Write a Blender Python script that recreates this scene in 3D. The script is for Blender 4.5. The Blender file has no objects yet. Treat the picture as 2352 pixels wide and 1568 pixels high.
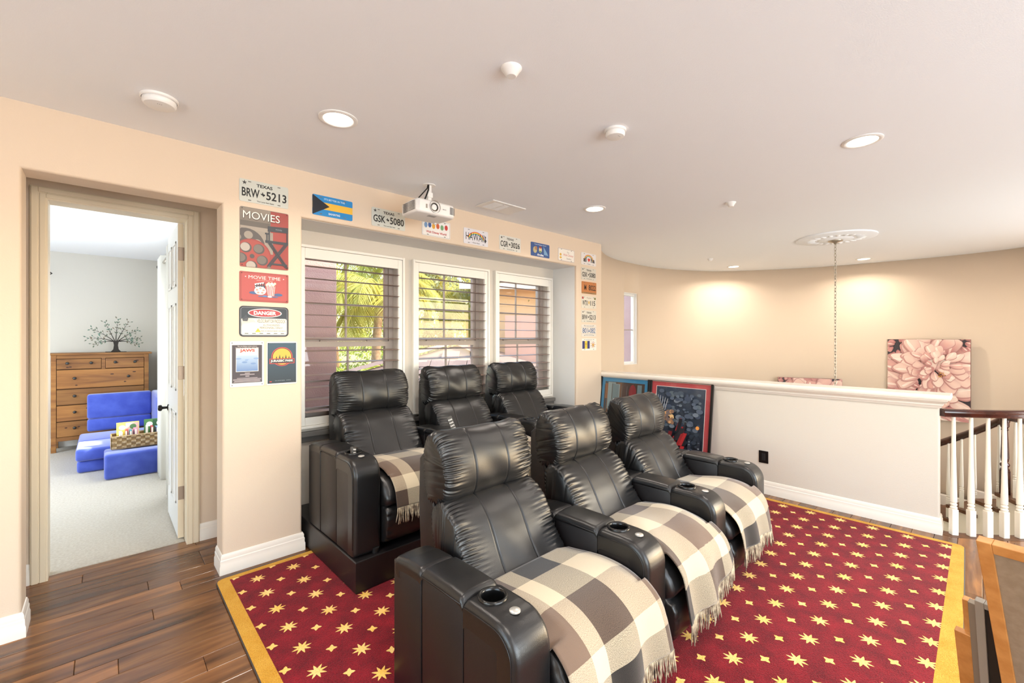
import bpy, bmesh, math, random
import numpy as np
from mathutils import Vector, Matrix
random.seed(7)
PI = math.pi
SC = bpy.context.scene
COL = SC.collection
R = math.radians

# ------------------------------------------------------------------ camera, world, light, exposure
H = 1.53                                  # eye height
F_PX, CX, HY = 1005.0, 1176.0, 776.0      # focal length, centre column and horizon row in a 2352 x 1568 frame
YAW = R(47)                               # the long wall runs 47 degrees to the right of the view axis
cam = bpy.data.cameras.new('camera')
cam.sensor_width = 36
cam.lens = F_PX / 2352 * 36
cam.shift_y = (HY - 784) / 2352
cam.clip_start = 0.05
cam.clip_end = 300
camo = bpy.data.objects.new('camera', cam)
COL.objects.link(camo)
camo.location = (0, 0, H)
camo.rotation_euler = (PI / 2, 0, -(PI / 2 - YAW))
SC.camera = camo

world = bpy.data.worlds.new('world')
SC.world = world
world.use_nodes = True
wn = world.node_tree
bg = wn.nodes['Background']
sky = wn.nodes.new('ShaderNodeTexSky')
sky.sky_type = 'NISHITA'
sky.sun_disc = False
sky.sun_elevation = R(28)
sky.sun_rotation = R(120)
sky.air_density = 1.2
sky.dust_density = 1.5
wn.links.new(sky.outputs[0], bg.inputs[0])
bg.inputs[1].default_value = 1.0

def lamp(name, kind, loc, energy, color, size=0.1, rot=(0, 0, 0), parent=None, size_y=None, spread=None):
    l = bpy.data.lights.new(name, kind)
    l.energy = energy
    l.color = color
    if kind == 'AREA':
        l.shape = 'RECTANGLE' if size_y else 'DISK'
        l.size = size
        if size_y: l.size_y = size_y
        if spread: l.spread = spread
    elif kind == 'SUN':
        l.angle = R(2)
    o = bpy.data.objects.new(name, l)
    o.location = loc
    o.rotation_euler = rot
    COL.objects.link(o)
    if parent: o.parent = parent
    return o

sun_dir = Vector((0.62, -0.52, 0.58)).normalized()        # towards the sun
lamp('sun', 'SUN', (0, 0, 20), 9.0, (1.0, 0.88, 0.68), rot=sun_dir.to_track_quat('Z', 'Y').to_euler())
# area-light daylight; only the bedroom's right window is known, the rest are added fill
DAY = (0.84, 0.92, 1.0)
lamp('side_fill_light', 'AREA', (-2.56, 0.6, 1.45), 40, (0.84, 0.92, 1.0), size=1.7, size_y=2.6, rot=(0, -PI / 2 - R(28), 0))  # added fill in an unseen opening, tilted up to brighten the ceiling
lamp('rear_fill_light', 'AREA', (1.3, -3.36, 1.5), 215, (0.88, 0.94, 1.0), size=4.4, size_y=1.9, rot=(PI / 2 + R(32), 0, 0))  # added fill from behind the view, tilted up towards the ceiling
lamp('daylight_bedroom_window', 'AREA', (0.74, 6.0, 1.55), 56, DAY, size=1.3, size_y=1.5, rot=(0, PI / 2, 0))
lamp('bedroom_left_fill_light', 'AREA', (-2.46, 6.6, 1.5), 70, DAY, size=1.5, size_y=2.2, rot=(0, -PI / 2, 0))  # area light added in an unseen opening of the left wall
lamp('stairwell_fill_light', 'AREA', (6.35, -1.62, 0.0), 120, (1.0, 0.97, 0.93), size=2.2, size_y=4.2, rot=(PI / 2 + R(22), 0, 0))  # added stairwell fill in an open gap past the curved wall, no window built
WARM = (1.0, 0.91, 0.80)

SC.view_settings.view_transform = 'Standard'
SC.view_settings.look = 'None'
SC.view_settings.gamma = 1.0
SC.view_settings.use_curve_mapping = False
SC.view_settings.exposure = 0.15

# ------------------------------------------------------------------ helpers: colour, materials
def lin(c):
    if isinstance(c, str):
        c = c.lstrip('#'); c = [int(c[i:i + 2], 16) / 255 for i in (0, 2, 4)]
    return tuple((v / 12.92 if v <= 0.04045 else ((v + 0.055) / 1.055) ** 2.4) for v in c)

MATS = {}
def mat(name, color, rough=0.5, metal=0.0, bump=None, vary=None, spec=0.5, emit=None, sheen=0.0, coat=0.0):
    """color: sRGB hex; bump: (scale, strength); vary: (hex, scale) second colour mixed by noise"""
    if name in MATS: return MATS[name]
    m = bpy.data.materials.new(name); m.use_nodes = True
    nt = m.node_tree; b = nt.nodes['Principled BSDF']
    c = lin(color)
    b.inputs['Base Color'].default_value = (*c, 1)
    b.inputs['Roughness'].default_value = rough
    b.inputs['Metallic'].default_value = metal
    b.inputs['Specular IOR Level'].default_value = spec
    b.inputs['Sheen Weight'].default_value = sheen
    b.inputs['Coat Weight'].default_value = coat
    if emit:
        b.inputs['Emission Color'].default_value = (*lin(emit[0]), 1)
        b.inputs['Emission Strength'].default_value = emit[1]
    geo = None
    if vary or bump:
        geo = nt.nodes.new('ShaderNodeNewGeometry')
    if vary:
        n = nt.nodes.new('ShaderNodeTexNoise'); n.inputs['Scale'].default_value = vary[1]; n.inputs['Detail'].default_value = 4
        nt.links.new(geo.outputs['Position'], n.inputs['Vector'])
        mx = nt.nodes.new('ShaderNodeMix'); mx.data_type = 'RGBA'
        mx.inputs[6].default_value = (*c, 1); mx.inputs[7].default_value = (*lin(vary[0]), 1)
        rmp = nt.nodes.new('ShaderNodeMapRange'); rmp.inputs[1].default_value = 0.35; rmp.inputs[2].default_value = 0.65
        nt.links.new(n.outputs['Fac'], rmp.inputs[0]); nt.links.new(rmp.outputs[0], mx.inputs[0])
        nt.links.new(mx.outputs[2], b.inputs['Base Color'])
    if bump:
        n = nt.nodes.new('ShaderNodeTexNoise'); n.inputs['Scale'].default_value = bump[0]; n.inputs['Detail'].default_value = 3
        nt.links.new(geo.outputs['Position'], n.inputs['Vector'])
        bp = nt.nodes.new('ShaderNodeBump'); bp.inputs['Strength'].default_value = bump[1]; bp.inputs['Distance'].default_value = 0.01
        nt.links.new(n.outputs['Fac'], bp.inputs['Height']); nt.links.new(bp.outputs[0], b.inputs['Normal'])
    MATS[name] = m
    return m

wall_m = mat('wall_paint', '#DBC8B2', 0.75, bump=(170, 0.10), spec=0.25)
pale_m = mat('window_wall_paint', '#D3CBBF', 0.75, bump=(170, 0.10), spec=0.25)  # paler wall colour; on the niche wall it includes window daylight
niche_m = mat('niche_daylit_paint', '#E4E4E2', 0.7, bump=(170, 0.10), spec=0.25)  # whiter than the walls; window daylight is put into this colour
bed_m = mat('bedroom_paint', '#CFCBC2', 0.75, bump=(170, 0.08), spec=0.25)
ceil_m = mat('ceiling_paint', '#F2F4F7', 0.8, bump=(220, 0.12), spec=0.2)
trim_m = mat('white_trim', '#EFE8DD', 0.35)
casing_m = mat('cream_casing', '#E2D3B8', 0.4)
door_m = mat('white_door', '#E6E4E0', 0.35)
shut_m = mat('shutter_white', '#EDE9E0', 0.4)
louv_m = mat('louver_in_shade', '#9A857A', 0.45)  # white louvers seen in shade; the shade is put into this colour
sash_m = mat('window_vinyl', '#AA9D94', 0.4)
leather = mat('black_leather', '#151516', 0.30, bump=(420, 0.10), spec=0.6, vary=('#19191A', 6))
leather_side = mat('black_leather_panel', '#191617', 0.40, bump=(420, 0.10), spec=0.5)
thread_m = mat('seam_thread', '#0C0B0B', 0.6)
dark_m = mat('black_plastic', '#101010', 0.25)
pblack = mat('matte_black', '#121212', 0.6)
button_m = mat('silver_button', '#D8D6D0', 0.25, metal=0.6)
metal_m = mat('brushed_metal', '#B9B2A6', 0.3, metal=0.9)
bronze_m = mat('dark_bronze', '#2A2624', 0.4, metal=0.7)
white_pl = mat('white_plastic', '#ECEAE6', 0.35)
wood_rail = mat('mahogany', '#4A1F12', 0.22, vary=('#2E120B', 9), coat=0.4)
wood_nose = mat('oak_nosing', '#6B452B', 0.3, vary=('#4D2E1B', 14))
bal_m = mat('baluster_white', '#F1EADC', 0.35)
pine_m = mat('honey_pine', '#B07A42', 0.45, vary=('#94602E', 7))
blue_m = mat('blue_velour', '#3C4FB0', 0.9, sheen=0.6, bump=(120, 0.1), vary=('#4A5EBE', 8))
carpet_m = mat('bedroom_carpet', '#CFC7B9', 0.95, bump=(260, 0.5), vary=('#C2B8A8', 60), spec=0.1)
curtain_m = mat('curtain_linen', '#EDEAE2', 0.85, bump=(300, 0.15))
stucco_m = mat('pink_stucco', '#D0AEAA', 0.9, bump=(90, 0.5), vary=('#C8A4A0', 3))
peach_m = mat('peach_stucco', '#E2B98E', 0.9, bump=(90, 0.4))
tile_m = mat('roof_tile', '#8C7870', 0.85, vary=('#7A6660', 1.2), bump=(40, 0.4))
frame_wood = mat('light_oak_frame', '#C98D50', 0.45, vary=('#B67A40', 25))
kraft_m = mat('backing_paper', '#96826C', 0.85, vary=('#8A7660', 40))
frame_black = mat('black_frame', '#141313', 0.3)
lens_m = mat('lamp_lens', '#FFF4E0', 0.4, emit=('#FFF3DC', 9.0))
straw_m = mat('seagrass', '#CDB388', 0.8, vary=('#A5875A', 40))
fringe_m = mat('wool_fringe', '#CDBFA4', 0.9, vary=('#6E5E50', 30))
gold_m = mat('rug_binding', '#4A4038', 0.9)
dirt_m = mat('garden_ground', '#6E7A45', 0.95, vary=('#8A8458', 1))
bark_m = mat('palm_trunk', '#A88A6C', 0.9, vary=('#8A6D52', 12))
wood_ext = mat('pergola_white', '#EFE4D2', 0.6)

def leaf_mat(name, a, b_):
    m = mat(name, a, 0.6, vary=(b_, 1.5))
    nt = m.node_tree
    b = nt.nodes['Principled BSDF']; out = nt.nodes['Material Output']
    tr = nt.nodes.new('ShaderNodeBsdfTranslucent'); tr.inputs[0].default_value = (*lin(a), 1)
    mx = nt.nodes.new('ShaderNodeMixShader'); mx.inputs[0].default_value = 0.35
    nt.links.new(b.outputs[0], mx.inputs[1]); nt.links.new(tr.outputs[0], mx.inputs[2]); nt.links.new(mx.outputs[0], out.inputs[0])
    return m
palm_m = leaf_mat('palm_leaf', '#CFC262', '#B2B352')
palm_green = leaf_mat('palm_leaf_green', '#BCC058', '#98A84A')
tree_m = leaf_mat('tree_leaf', '#ACA876', '#8A8E62')

def glass_material():
    m = bpy.data.materials.new('window_glass'); m.use_nodes = True
    nt = m.node_tree; nt.nodes.clear()
    out = nt.nodes.new('ShaderNodeOutputMaterial'); t = nt.nodes.new('ShaderNodeBsdfTransparent')
    g = nt.nodes.new('ShaderNodeBsdfGlossy'); g.inputs['Roughness'].default_value = 0.02
    lw = nt.nodes.new('ShaderNodeLayerWeight')
    pw = nt.nodes.new('ShaderNodeMath'); pw.operation = 'POWER'; pw.inputs[1].default_value = 4.0; nt.links.new(lw.outputs['Facing'], pw.inputs[0])
    fr = nt.nodes.new('ShaderNodeMath'); fr.operation = 'MULTIPLY_ADD'; fr.inputs[1].default_value = 0.6; fr.inputs[2].default_value = 0.03; nt.links.new(pw.outputs[0], fr.inputs[0])
    mx = nt.nodes.new('ShaderNodeMixShader')
    t.inputs[0].default_value = (0.96, 0.97, 0.96, 1)
    nt.links.new(fr.outputs[0], mx.inputs[0]); nt.links.new(t.outputs[0], mx.inputs[1]); nt.links.new(g.outputs[0], mx.inputs[2])
    nt.links.new(mx.outputs[0], out.inputs[0])
    return m
glass_m = glass_material()

def print_material():
    m = bpy.data.materials.new('printed_ink'); m.use_nodes = True
    nt = m.node_tree; b = nt.nodes['Principled BSDF']
    a = nt.nodes.new('ShaderNodeVertexColor'); a.layer_name = 'Col'
    nt.links.new(a.outputs[0], b.inputs['Base Color']); b.inputs['Roughness'].default_value = 0.45
    return m
ink_m = print_material()

def grain_material(name, c1, c2, c3, sx, sy, rough, axis='X', coat=0.0):
    """wood: colour differs from board to board and runs in streaks along the board"""
    m = bpy.data.materials.new(name); m.use_nodes = True
    nt = m.node_tree; b = nt.nodes['Principled BSDF']; N = nt.nodes.new; L = nt.links.new
    geo = N('ShaderNodeNewGeometry'); info = N('ShaderNodeObjectInfo')
    add = N('ShaderNodeVectorMath'); add.operation = 'ADD'
    mul = N('ShaderNodeVectorMath'); mul.operation = 'MULTIPLY'
    mul.inputs[1].default_value = (sx, sy, sy) if axis == 'X' else (sy, sx, sy) if axis == 'Y' else (sy, sy, sx)
    L(geo.outputs['Position'], mul.inputs[0])
    sc = N('ShaderNodeMath'); sc.operation = 'MULTIPLY'; sc.inputs[1].default_value = 37.0; L(info.outputs['Random'], sc.inputs[0])
    L(mul.outputs[0], add.inputs[0]); L(sc.outputs[0], add.inputs[1])
    n = N('ShaderNodeTexNoise'); n.inputs['Scale'].default_value = 1.0; n.inputs['Detail'].default_value = 6; n.inputs['Distortion'].default_value = 0.6
    L(add.outputs[0], n.inputs['Vector'])
    ramp = N('ShaderNodeValToRGB'); e = ramp.color_ramp.elements
    e[0].position = 0.28; e[0].color = (*lin(c1), 1); e[1].position = 0.72; e[1].color = (*lin(c3), 1)
    k = e.new(0.5); k.color = (*lin(c2), 1)
    L(n.outputs['Fac'], ramp.inputs[0])
    hsv = N('ShaderNodeHueSaturation')
    mr = N('ShaderNodeMapRange'); mr.inputs[3].default_value = 0.72; mr.inputs[4].default_value = 1.25
    L(info.outputs['Random'], mr.inputs[0]); L(mr.outputs[0], hsv.inputs['Value']); L(ramp.outputs[0], hsv.inputs['Color'])
    L(hsv.outputs[0], b.inputs['Base Color'])
    rr = N('ShaderNodeMapRange'); rr.inputs[3].default_value = rough - 0.05; rr.inputs[4].default_value = rough + 0.1
    L(n.outputs['Fac'], rr.inputs[0]); L(rr.outputs[0], b.inputs['Roughness'])
    b.inputs['Coat Weight'].default_value = coat
    bp = N('ShaderNodeBump'); bp.inputs['Strength'].default_value = 0.12; bp.inputs['Distance'].default_value = 0.01
    L(n.outputs['Fac'], bp.inputs['Height']); L(bp.outputs[0], b.inputs['Normal'])
    return m
plank_m = grain_material('walnut_plank', '#462B19', '#70492B', '#94653A', 1.6, 14, 0.2)
dresser_m = grain_material('knotty_pine', '#74461E', '#98642F', '#AC773C', 1.5, 16, 0.45)

def rug_material():
    m = bpy.data.materials.new('star_rug'); m.use_nodes = True
    nt = m.node_tree; b = nt.nodes['Principled BSDF']; N = nt.nodes.new; L = nt.links.new
    geo = N('ShaderNodeNewGeometry'); sep = N('ShaderNodeSeparateXYZ'); L(geo.outputs['Position'], sep.inputs[0])
    def mth(op, a, b_=None, c=None):
        n = N('ShaderNodeMath'); n.operation = op
        for i, v in enumerate((a, b_, c)):
            if v is None: continue
            if isinstance(v, (int, float)): n.inputs[i].default_value = v
            else: L(v, n.inputs[i])
        return n.outputs[0]
    P = 0.2103
    def star(ox, oy, rout, rin, npts, rot):
        u = mth('SUBTRACT', mth('FRACT', mth('ADD', mth('DIVIDE', mth('SUBTRACT', sep.outputs[0], ox), P), 50.5)), 0.5)
        v = mth('SUBTRACT', mth('FRACT', mth('ADD', mth('DIVIDE', mth('SUBTRACT', sep.outputs[1], oy), P), 50.5)), 0.5)
        r = mth('SQRT', mth('ADD', mth('MULTIPLY', u, u), mth('MULTIPLY', v, v)))
        th = mth('ADD', mth('ARCTAN2', v, u), rot)
        f = mth('FRACT', mth('ADD', mth('MULTIPLY', th, npts / (2 * PI)), 10.0))
        t = mth('MULTIPLY', mth('ABSOLUTE', mth('SUBTRACT', f, 0.5)), 2.0)
        rad = mth('ADD', mth('MULTIPLY', mth('POWER', t, 1.6), (rout - rin) / P), rin / P)
        return mth('LESS_THAN', r, rad)
    big = star(0.71, 0.172, 0.047, 0.020, 8, 0.0)
    small = star(0.71 + P / 2, 0.172 + P / 2, 0.027, 0.014, 4, 0.4)
    st = mth('MAXIMUM', big, small)
    inx = mth('MULTIPLY', mth('GREATER_THAN', sep.outputs[0], 0.578), mth('LESS_THAN', sep.outputs[0], 4.553))
    iny = mth('MULTIPLY', mth('GREATER_THAN', sep.outputs[1], 0.145), mth('LESS_THAN', sep.outputs[1], 3.222))
    inside = mth('MULTIPLY', inx, iny)
    n1 = N('ShaderNodeTexNoise'); n1.inputs['Scale'].default_value = 9; n1.inputs['Detail'].default_value = 6; L(geo.outputs['Position'], n1.inputs['Vector'])
    n2 = N('ShaderNodeTexNoise'); n2.inputs['Scale'].default_value = 190; n2.inputs['Detail'].default_value = 2; L(geo.outputs['Position'], n2.inputs['Vector'])
    red = N('ShaderNodeMix'); red.data_type = 'RGBA'
    red.inputs[6].default_value = (*lin('#560E18'), 1); red.inputs[7].default_value = (*lin('#9A1A28'), 1)
    k = mth('ADD', mth('MULTIPLY', n1.outputs['Fac'], 1.3), mth('MULTIPLY', mth('SUBTRACT', n2.outputs['Fac'], 0.5), 1.4))
    kk = N('ShaderNodeClamp'); L(mth('SUBTRACT', k, 0.2), kk.inputs[0]); L(kk.outputs[0], red.inputs[0])
    gold = N('ShaderNodeMix'); gold.data_type = 'RGBA'
    gold.inputs[6].default_value = (*lin('#C48A20'), 1); gold.inputs[7].default_value = (*lin('#DFAE4A'), 1); L(kk.outputs[0], gold.inputs[0])
    star_c = N('ShaderNodeMix'); star_c.data_type = 'RGBA'
    star_c.inputs[6].default_value = (*lin('#F4BE4A'), 1); star_c.inputs[7].default_value = (*lin('#FBE3A0'), 1); L(kk.outputs[0], star_c.inputs[0])
    a = N('ShaderNodeMix'); a.data_type = 'RGBA'; L(st, a.inputs[0]); L(red.outputs[2], a.inputs[6]); L(star_c.outputs[2], a.inputs[7])
    c = N('ShaderNodeMix'); c.data_type = 'RGBA'; L(inside, c.inputs[0]); L(gold.outputs[2], c.inputs[6]); L(a.outputs[2], c.inputs[7])
    L(c.outputs[2], b.inputs['Base Color'])
    b.inputs['Roughness'].default_value = 0.95; b.inputs['Sheen Weight'].default_value = 0.08; b.inputs['Specular IOR Level'].default_value = 0.1
    bp = N('ShaderNodeBump'); bp.inputs['Strength'].default_value = 0.6; bp.inputs['Distance'].default_value = 0.01
    L(n2.outputs['Fac'], bp.inputs['Height']); L(bp.outputs[0], b.inputs['Normal'])
    return m
rug_m = rug_material()

def plaid_material(name, off_u=0.0, off_v=0.0):
    """woven check: warp stripes along V and weft stripes along U, averaged as threads cross"""
    m = bpy.data.materials.new(name); m.use_nodes = True
    nt = m.node_tree; b = nt.nodes['Principled BSDF']; N = nt.nodes.new; L = nt.links.new
    uv = N('ShaderNodeUVMap'); sep = N('ShaderNodeSeparateXYZ'); L(uv.outputs[0], sep.inputs[0])
    cream, taupe, coal, grey = lin('#CBBDA2'), lin('#6E5A4C'), lin('#151110'), lin('#6E6058')
    def stripes(sock, off):
        ad = N('ShaderNodeMath'); ad.operation = 'ADD'; ad.inputs[1].default_value = off + 20; L(sock, ad.inputs[0])
        dv = N('ShaderNodeMath'); dv.operation = 'DIVIDE'; dv.inputs[1].default_value = 0.67; L(ad.outputs[0], dv.inputs[0])
        fr = N('ShaderNodeMath'); fr.operation = 'FRACT'; L(dv.outputs[0], fr.inputs[0])
        rp = N('ShaderNodeValToRGB'); rp.color_ramp.interpolation = 'CONSTANT'; e = rp.color_ramp.elements
        e[0].position = 0.0; e[0].color = (*cream, 1); e[1].position = 0.27; e[1].color = (*taupe, 1)
        for p, c in ((0.567, cream), (0.70, coal)):
            k = e.new(p); k.color = (*c, 1)
        L(fr.outputs[0], rp.inputs[0]); return rp.outputs[0]
    a = stripes(sep.outputs[0], off_u); c = stripes(sep.outputs[1], off_v)
    n = N('ShaderNodeTexNoise'); n.inputs['Scale'].default_value = 420; n.inputs['Detail'].default_value = 1; L(uv.outputs[0], n.inputs['Vector'])
    mr = N('ShaderNodeMapRange'); mr.inputs[1].default_value = 0.35; mr.inputs[2].default_value = 0.65; mr.inputs[3].default_value = 0.25; mr.inputs[4].default_value = 0.75
    L(n.outputs['Fac'], mr.inputs[0])
    mx = N('ShaderNodeMix'); mx.data_type = 'RGBA'; L(mr.outputs[0], mx.inputs[0]); L(a, mx.inputs[6]); L(c, mx.inputs[7])
    L(mx.outputs[2], b.inputs['Base Color']); b.inputs['Roughness'].default_value = 0.95; b.inputs['Sheen Weight'].default_value = 0.4
    b.inputs['Specular IOR Level'].default_value = 0.1
    bp = N('ShaderNodeBump'); bp.inputs['Strength'].default_value = 0.25; bp.inputs['Distance'].default_value = 0.005
    L(n.outputs['Fac'], bp.inputs['Height']); L(bp.outputs[0], b.inputs['Normal'])
    return m

# ------------------------------------------------------------------ helpers: mesh building
class MB:
    """collects geometry for one mesh object"""
    def __init__(s):
        s.v = []; s.f = []; s.uv = None; s.col = None; s.fm = None; s.m2 = None
    def add(s, vs, fs):
        o = len(s.v); s.v += [tuple(p) for p in vs]; s.f += [tuple(i + o for i in f) for f in fs]
        return s
    def box(s, x0, x1, y0, y1, z0, z1):
        return s.add([(x0, y0, z0), (x1, y0, z0), (x1, y1, z0), (x0, y1, z0), (x0, y0, z1), (x1, y0, z1), (x1, y1, z1), (x0, y1, z1)],
                     [(0, 3, 2, 1), (4, 5, 6, 7), (0, 1, 5, 4), (1, 2, 6, 5), (2, 3, 7, 6), (3, 0, 4, 7)])
    def bbox(s, x0, x1, y0, y1, z0, z1, b=0.006, seg=2):
        bm = bmesh.new()
        bmesh.ops.create_cube(bm, size=1)
        for v in bm.verts:
            v.co = Vector(((x0 + x1) / 2 + v.co.x * (x1 - x0), (y0 + y1) / 2 + v.co.y * (y1 - y0), (z0 + z1) / 2 + v.co.z * (z1 - z0)))
        bmesh.ops.bevel(bm, geom=list(bm.edges), offset=b, segments=seg, profile=0.5, affect='EDGES')
        return s.from_bm(bm)
    def from_bm(s, bm):
        bm.verts.index_update()
        s.add([v.co[:] for v in bm.verts], [[v.index for v in f.verts] for f in bm.faces]); bm.free()
        return s
    def prism(s, pts, axis, a, b, bevel=0.0, seg=2):
        """closed 2-D outline extruded along axis from a to b: axis x uses (y,z), y uses (x,z), z uses (x,y)"""
        def P(p, t):
            return (t, p[0], p[1]) if axis == 'x' else (p[0], t, p[1]) if axis == 'y' else (p[0], p[1], t)
        n = len(pts)
        bm = bmesh.new()
        va = [bm.verts.new(P(p, a)) for p in pts]; vb = [bm.verts.new(P(p, b)) for p in pts]
        bm.faces.new(va); bm.faces.new(vb[::-1])
        for i in range(n):
            bm.faces.new((va[i], vb[i], vb[(i + 1) % n], va[(i + 1) % n]))
        bmesh.ops.recalc_face_normals(bm, faces=list(bm.faces))
        if bevel:
            caps = [e for e in bm.edges if all(v in va for v in e.verts) or all(v in vb for v in e.verts)]
            bmesh.ops.bevel(bm, geom=caps, offset=bevel, segments=seg, profile=0.5, affect='EDGES')
        return s.from_bm(bm)
    def tube(s, path, r, n=6, closed=False, cap=True):
        path = [Vector(p) for p in path]; m = len(path); o = len(s.v)
        up = Vector((0, 0, 1)); prev = None
        rr = r if hasattr(r, '__len__') else [r] * m
        for i, p in enumerate(path):
            a = path[(i - 1) % m] if (closed or i > 0) else p
            b = path[(i + 1) % m] if (closed or i < m - 1) else p
            t = (b - a)
            t = t.normalized() if t.length > 1e-9 else Vector((0, 0, 1))
            if prev is None:
                x = t.cross(up)
                if x.length < 1e-3: x = t.cross(Vector((0, 1, 0)))
            else:
                x = prev - t * prev.dot(t)
            x.normalize(); prev = x; y = t.cross(x)
            for k in range(n):
                q = p + (x * math.cos(2 * PI * k / n) + y * math.sin(2 * PI * k / n)) * rr[i]
                s.v.append(q[:])
        for i in range(m if closed else m - 1):
            for k in range(n):
                a = o + i * n + k; b = o + i * n + (k + 1) % n; j = (i + 1) % m
                s.f.append((a, b, o + j * n + (k + 1) % n, o + j * n + k))
        if cap and not closed:
            s.f.append(tuple(o + k for k in range(n))[::-1]); s.f.append(tuple(o + (m - 1) * n + k for k in range(n)))
        return s
    def lathe(s, prof, c=(0, 0, 0), n=32, axis='z', cap=False):
        """prof: (radius, height) pairs turned about an axis through c"""
        o = len(s.v)
        for (r, h) in prof:
            for k in range(n):
                a = 2 * PI * k / n; x, y = r * math.cos(a), r * math.sin(a)
                p = (x, y, h) if axis == 'z' else (x, h, y) if axis == 'y' else (h, x, y)
                s.v.append((c[0] + p[0], c[1] + p[1], c[2] + p[2]))
        for i in range(len(prof) - 1):
            for k in range(n):
                s.f.append((o + i * n + k, o + i * n + (k + 1) % n, o + (i + 1) * n + (k + 1) % n, o + (i + 1) * n + k))
        if cap:
            s.f.append(tuple(o + k for k in range(n))[::-1]); s.f.append(tuple(o + (len(prof) - 1) * n + k for k in range(n)))
        return s
    def grid(s, pts, nu, nv, drop=None, closed_v=False):
        o = len(s.v); s.v += [tuple(p) for p in pts]
        for i in range(nu - 1):
            for j in range(nv if closed_v else nv - 1):
                jj = (j + 1) % nv
                q = (o + i * nv + j, o + (i + 1) * nv + j, o + (i + 1) * nv + jj, o + i * nv + jj)
                if drop:
                    cx = sum(s.v[k][0] for k in q) / 4; cy = sum(s.v[k][1] for k in q) / 4; cz = sum(s.v[k][2] for k in q) / 4
                    if drop(cx, cy, cz): continue
                s.f.append(q)
        return s
    def build(s, name, m, parent=None, smooth=False, angle=None, fix=True):
        me = bpy.data.meshes.new(name)
        me.from_pydata(s.v, [], s.f)
        if fix:
            bm = bmesh.new(); bm.from_mesh(me); bmesh.ops.recalc_face_normals(bm, faces=list(bm.faces)); bm.to_mesh(me); bm.free()
        if s.uv is not None:
            lay = me.uv_layers.new(name='UVMap')
            for lp in me.loops: lay.data[lp.index].uv = s.uv[lp.vertex_index]
        if s.col is not None:
            lay = me.color_attributes.new('Col', 'FLOAT_COLOR', 'POINT')
            for i, c in enumerate(s.col): lay.data[i].color = (*c, 1)
        if smooth:
            me.polygons.foreach_set('use_smooth', [True] * len(me.polygons))
            if angle: me.set_sharp_from_angle(angle=R(angle))
        me.materials.append(m)
        if s.fm:
            me.materials.append(s.m2); me.polygons.foreach_set('material_index', s.fm)
        o = bpy.data.objects.new(name, me); COL.objects.link(o)
        if parent: o.parent = parent
        return o

def ring4(mb, x0, x1, z0, z1, l, r, b, t, y0, y1, bev=0.0):
    """rectangular frame from four pieces that meet without overlapping"""
    for (a, c, d, e) in ((x0, x0 + l, z0, z1), (x1 - r, x1, z0, z1), (x0 + l, x1 - r, z0, z0 + b), (x0 + l, x1 - r, z1 - t, z1)):
        if e - d < 1e-5 or c - a < 1e-5: continue
        mb.bbox(a, c, y0, y1, d, e, b=bev) if bev else mb.box(a, c, y0, y1, d, e)
    return mb
def empty(name, loc=(0, 0, 0), rz=0.0):
    o = bpy.data.objects.new(name, None); COL.objects.link(o)
    o.location = loc; o.rotation_euler = (0, 0, rz); o.empty_display_size = 0.1
    return o
def tag(o, label, cat, group=None):
    o['label'] = label; o['category'] = cat
    if group: o['group'] = group
    return o
def struct(o):
    o['kind'] = 'structure'; return o
def copy_tree(o, parent=None):
    c = o.copy(); COL.objects.link(c); c.parent = parent
    for ch in list(o.children): copy_tree(ch, c)
    return c
def sweep(path, prof, closed=False):
    """profile (outward, z) swept along a 2-D path with mitred corners; outward is to the right of travel"""
    mb = MB(); n = len(path); rings = []
    for i, p in enumerate(path):
        p = Vector(p)
        d0 = (p - Vector(path[i - 1])).normalized() if i > 0 or closed else None
        d1 = (Vector(path[(i + 1) % n]) - p).normalized() if i < n - 1 or closed else None
        if d0 is None: d0 = d1
        if d1 is None: d1 = d0
        n0 = Vector((d0.y, -d0.x)); n1 = Vector((d1.y, -d1.x)); nn = (n0 + n1)
        nn = nn / max(0.2, nn.dot(n0)) if nn.length > 1e-6 else n0
        rings.append([(p.x + nn.x * o, p.y + nn.y * o, z) for o, z in prof])
    k = len(prof); pts = [q for r in rings for q in r]
    mb.v = pts
    for i in range(n if closed else n - 1):
        for j in range(k):
            a = i * k + j; b = i * k + (j + 1) % k; ii = (i + 1) % n
            mb.f.append((a, b, ii * k + (j + 1) % k, ii * k + j))
    if not closed:
        mb.f.append(tuple(range(k))[::-1]); mb.f.append(tuple((n - 1) * k + j for j in range(k)))
    return mb
def spline(pts, n, closed=True):
    """Catmull-Rom through pts, resampled evenly"""
    P = [Vector(p) for p in pts]; m = len(P); out = []
    seg = m if closed else m - 1
    for i in range(seg):
        if closed: p0, p1, p2, p3 = P[(i - 1) % m], P[i], P[(i + 1) % m], P[(i + 2) % m]
        else: p0, p1, p2, p3 = P[max(i - 1, 0)], P[i], P[i + 1], P[min(i + 2, m - 1)]
        for k in range(12):
            t = k / 12
            out.append(0.5 * ((2 * p1) + (p2 - p0) * t + (2 * p0 - 5 * p1 + 4 * p2 - p3) * t * t + (3 * p1 - p0 - 3 * p2 + p3) * t ** 3))
    out.append(out[0].copy() if closed else P[-1])
    L = [0]
    for a, b in zip(out, out[1:]): L.append(L[-1] + (b - a).length)
    res = []; j = 0
    for i in range(n):
        t = L[-1] * i / (n if closed else n - 1)
        while j < len(L) - 2 and L[j + 1] < t: j += 1
        f = (t - L[j]) / max(1e-9, L[j + 1] - L[j]); res.append(out[j].lerp(out[j + 1], f))
    return res

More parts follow.
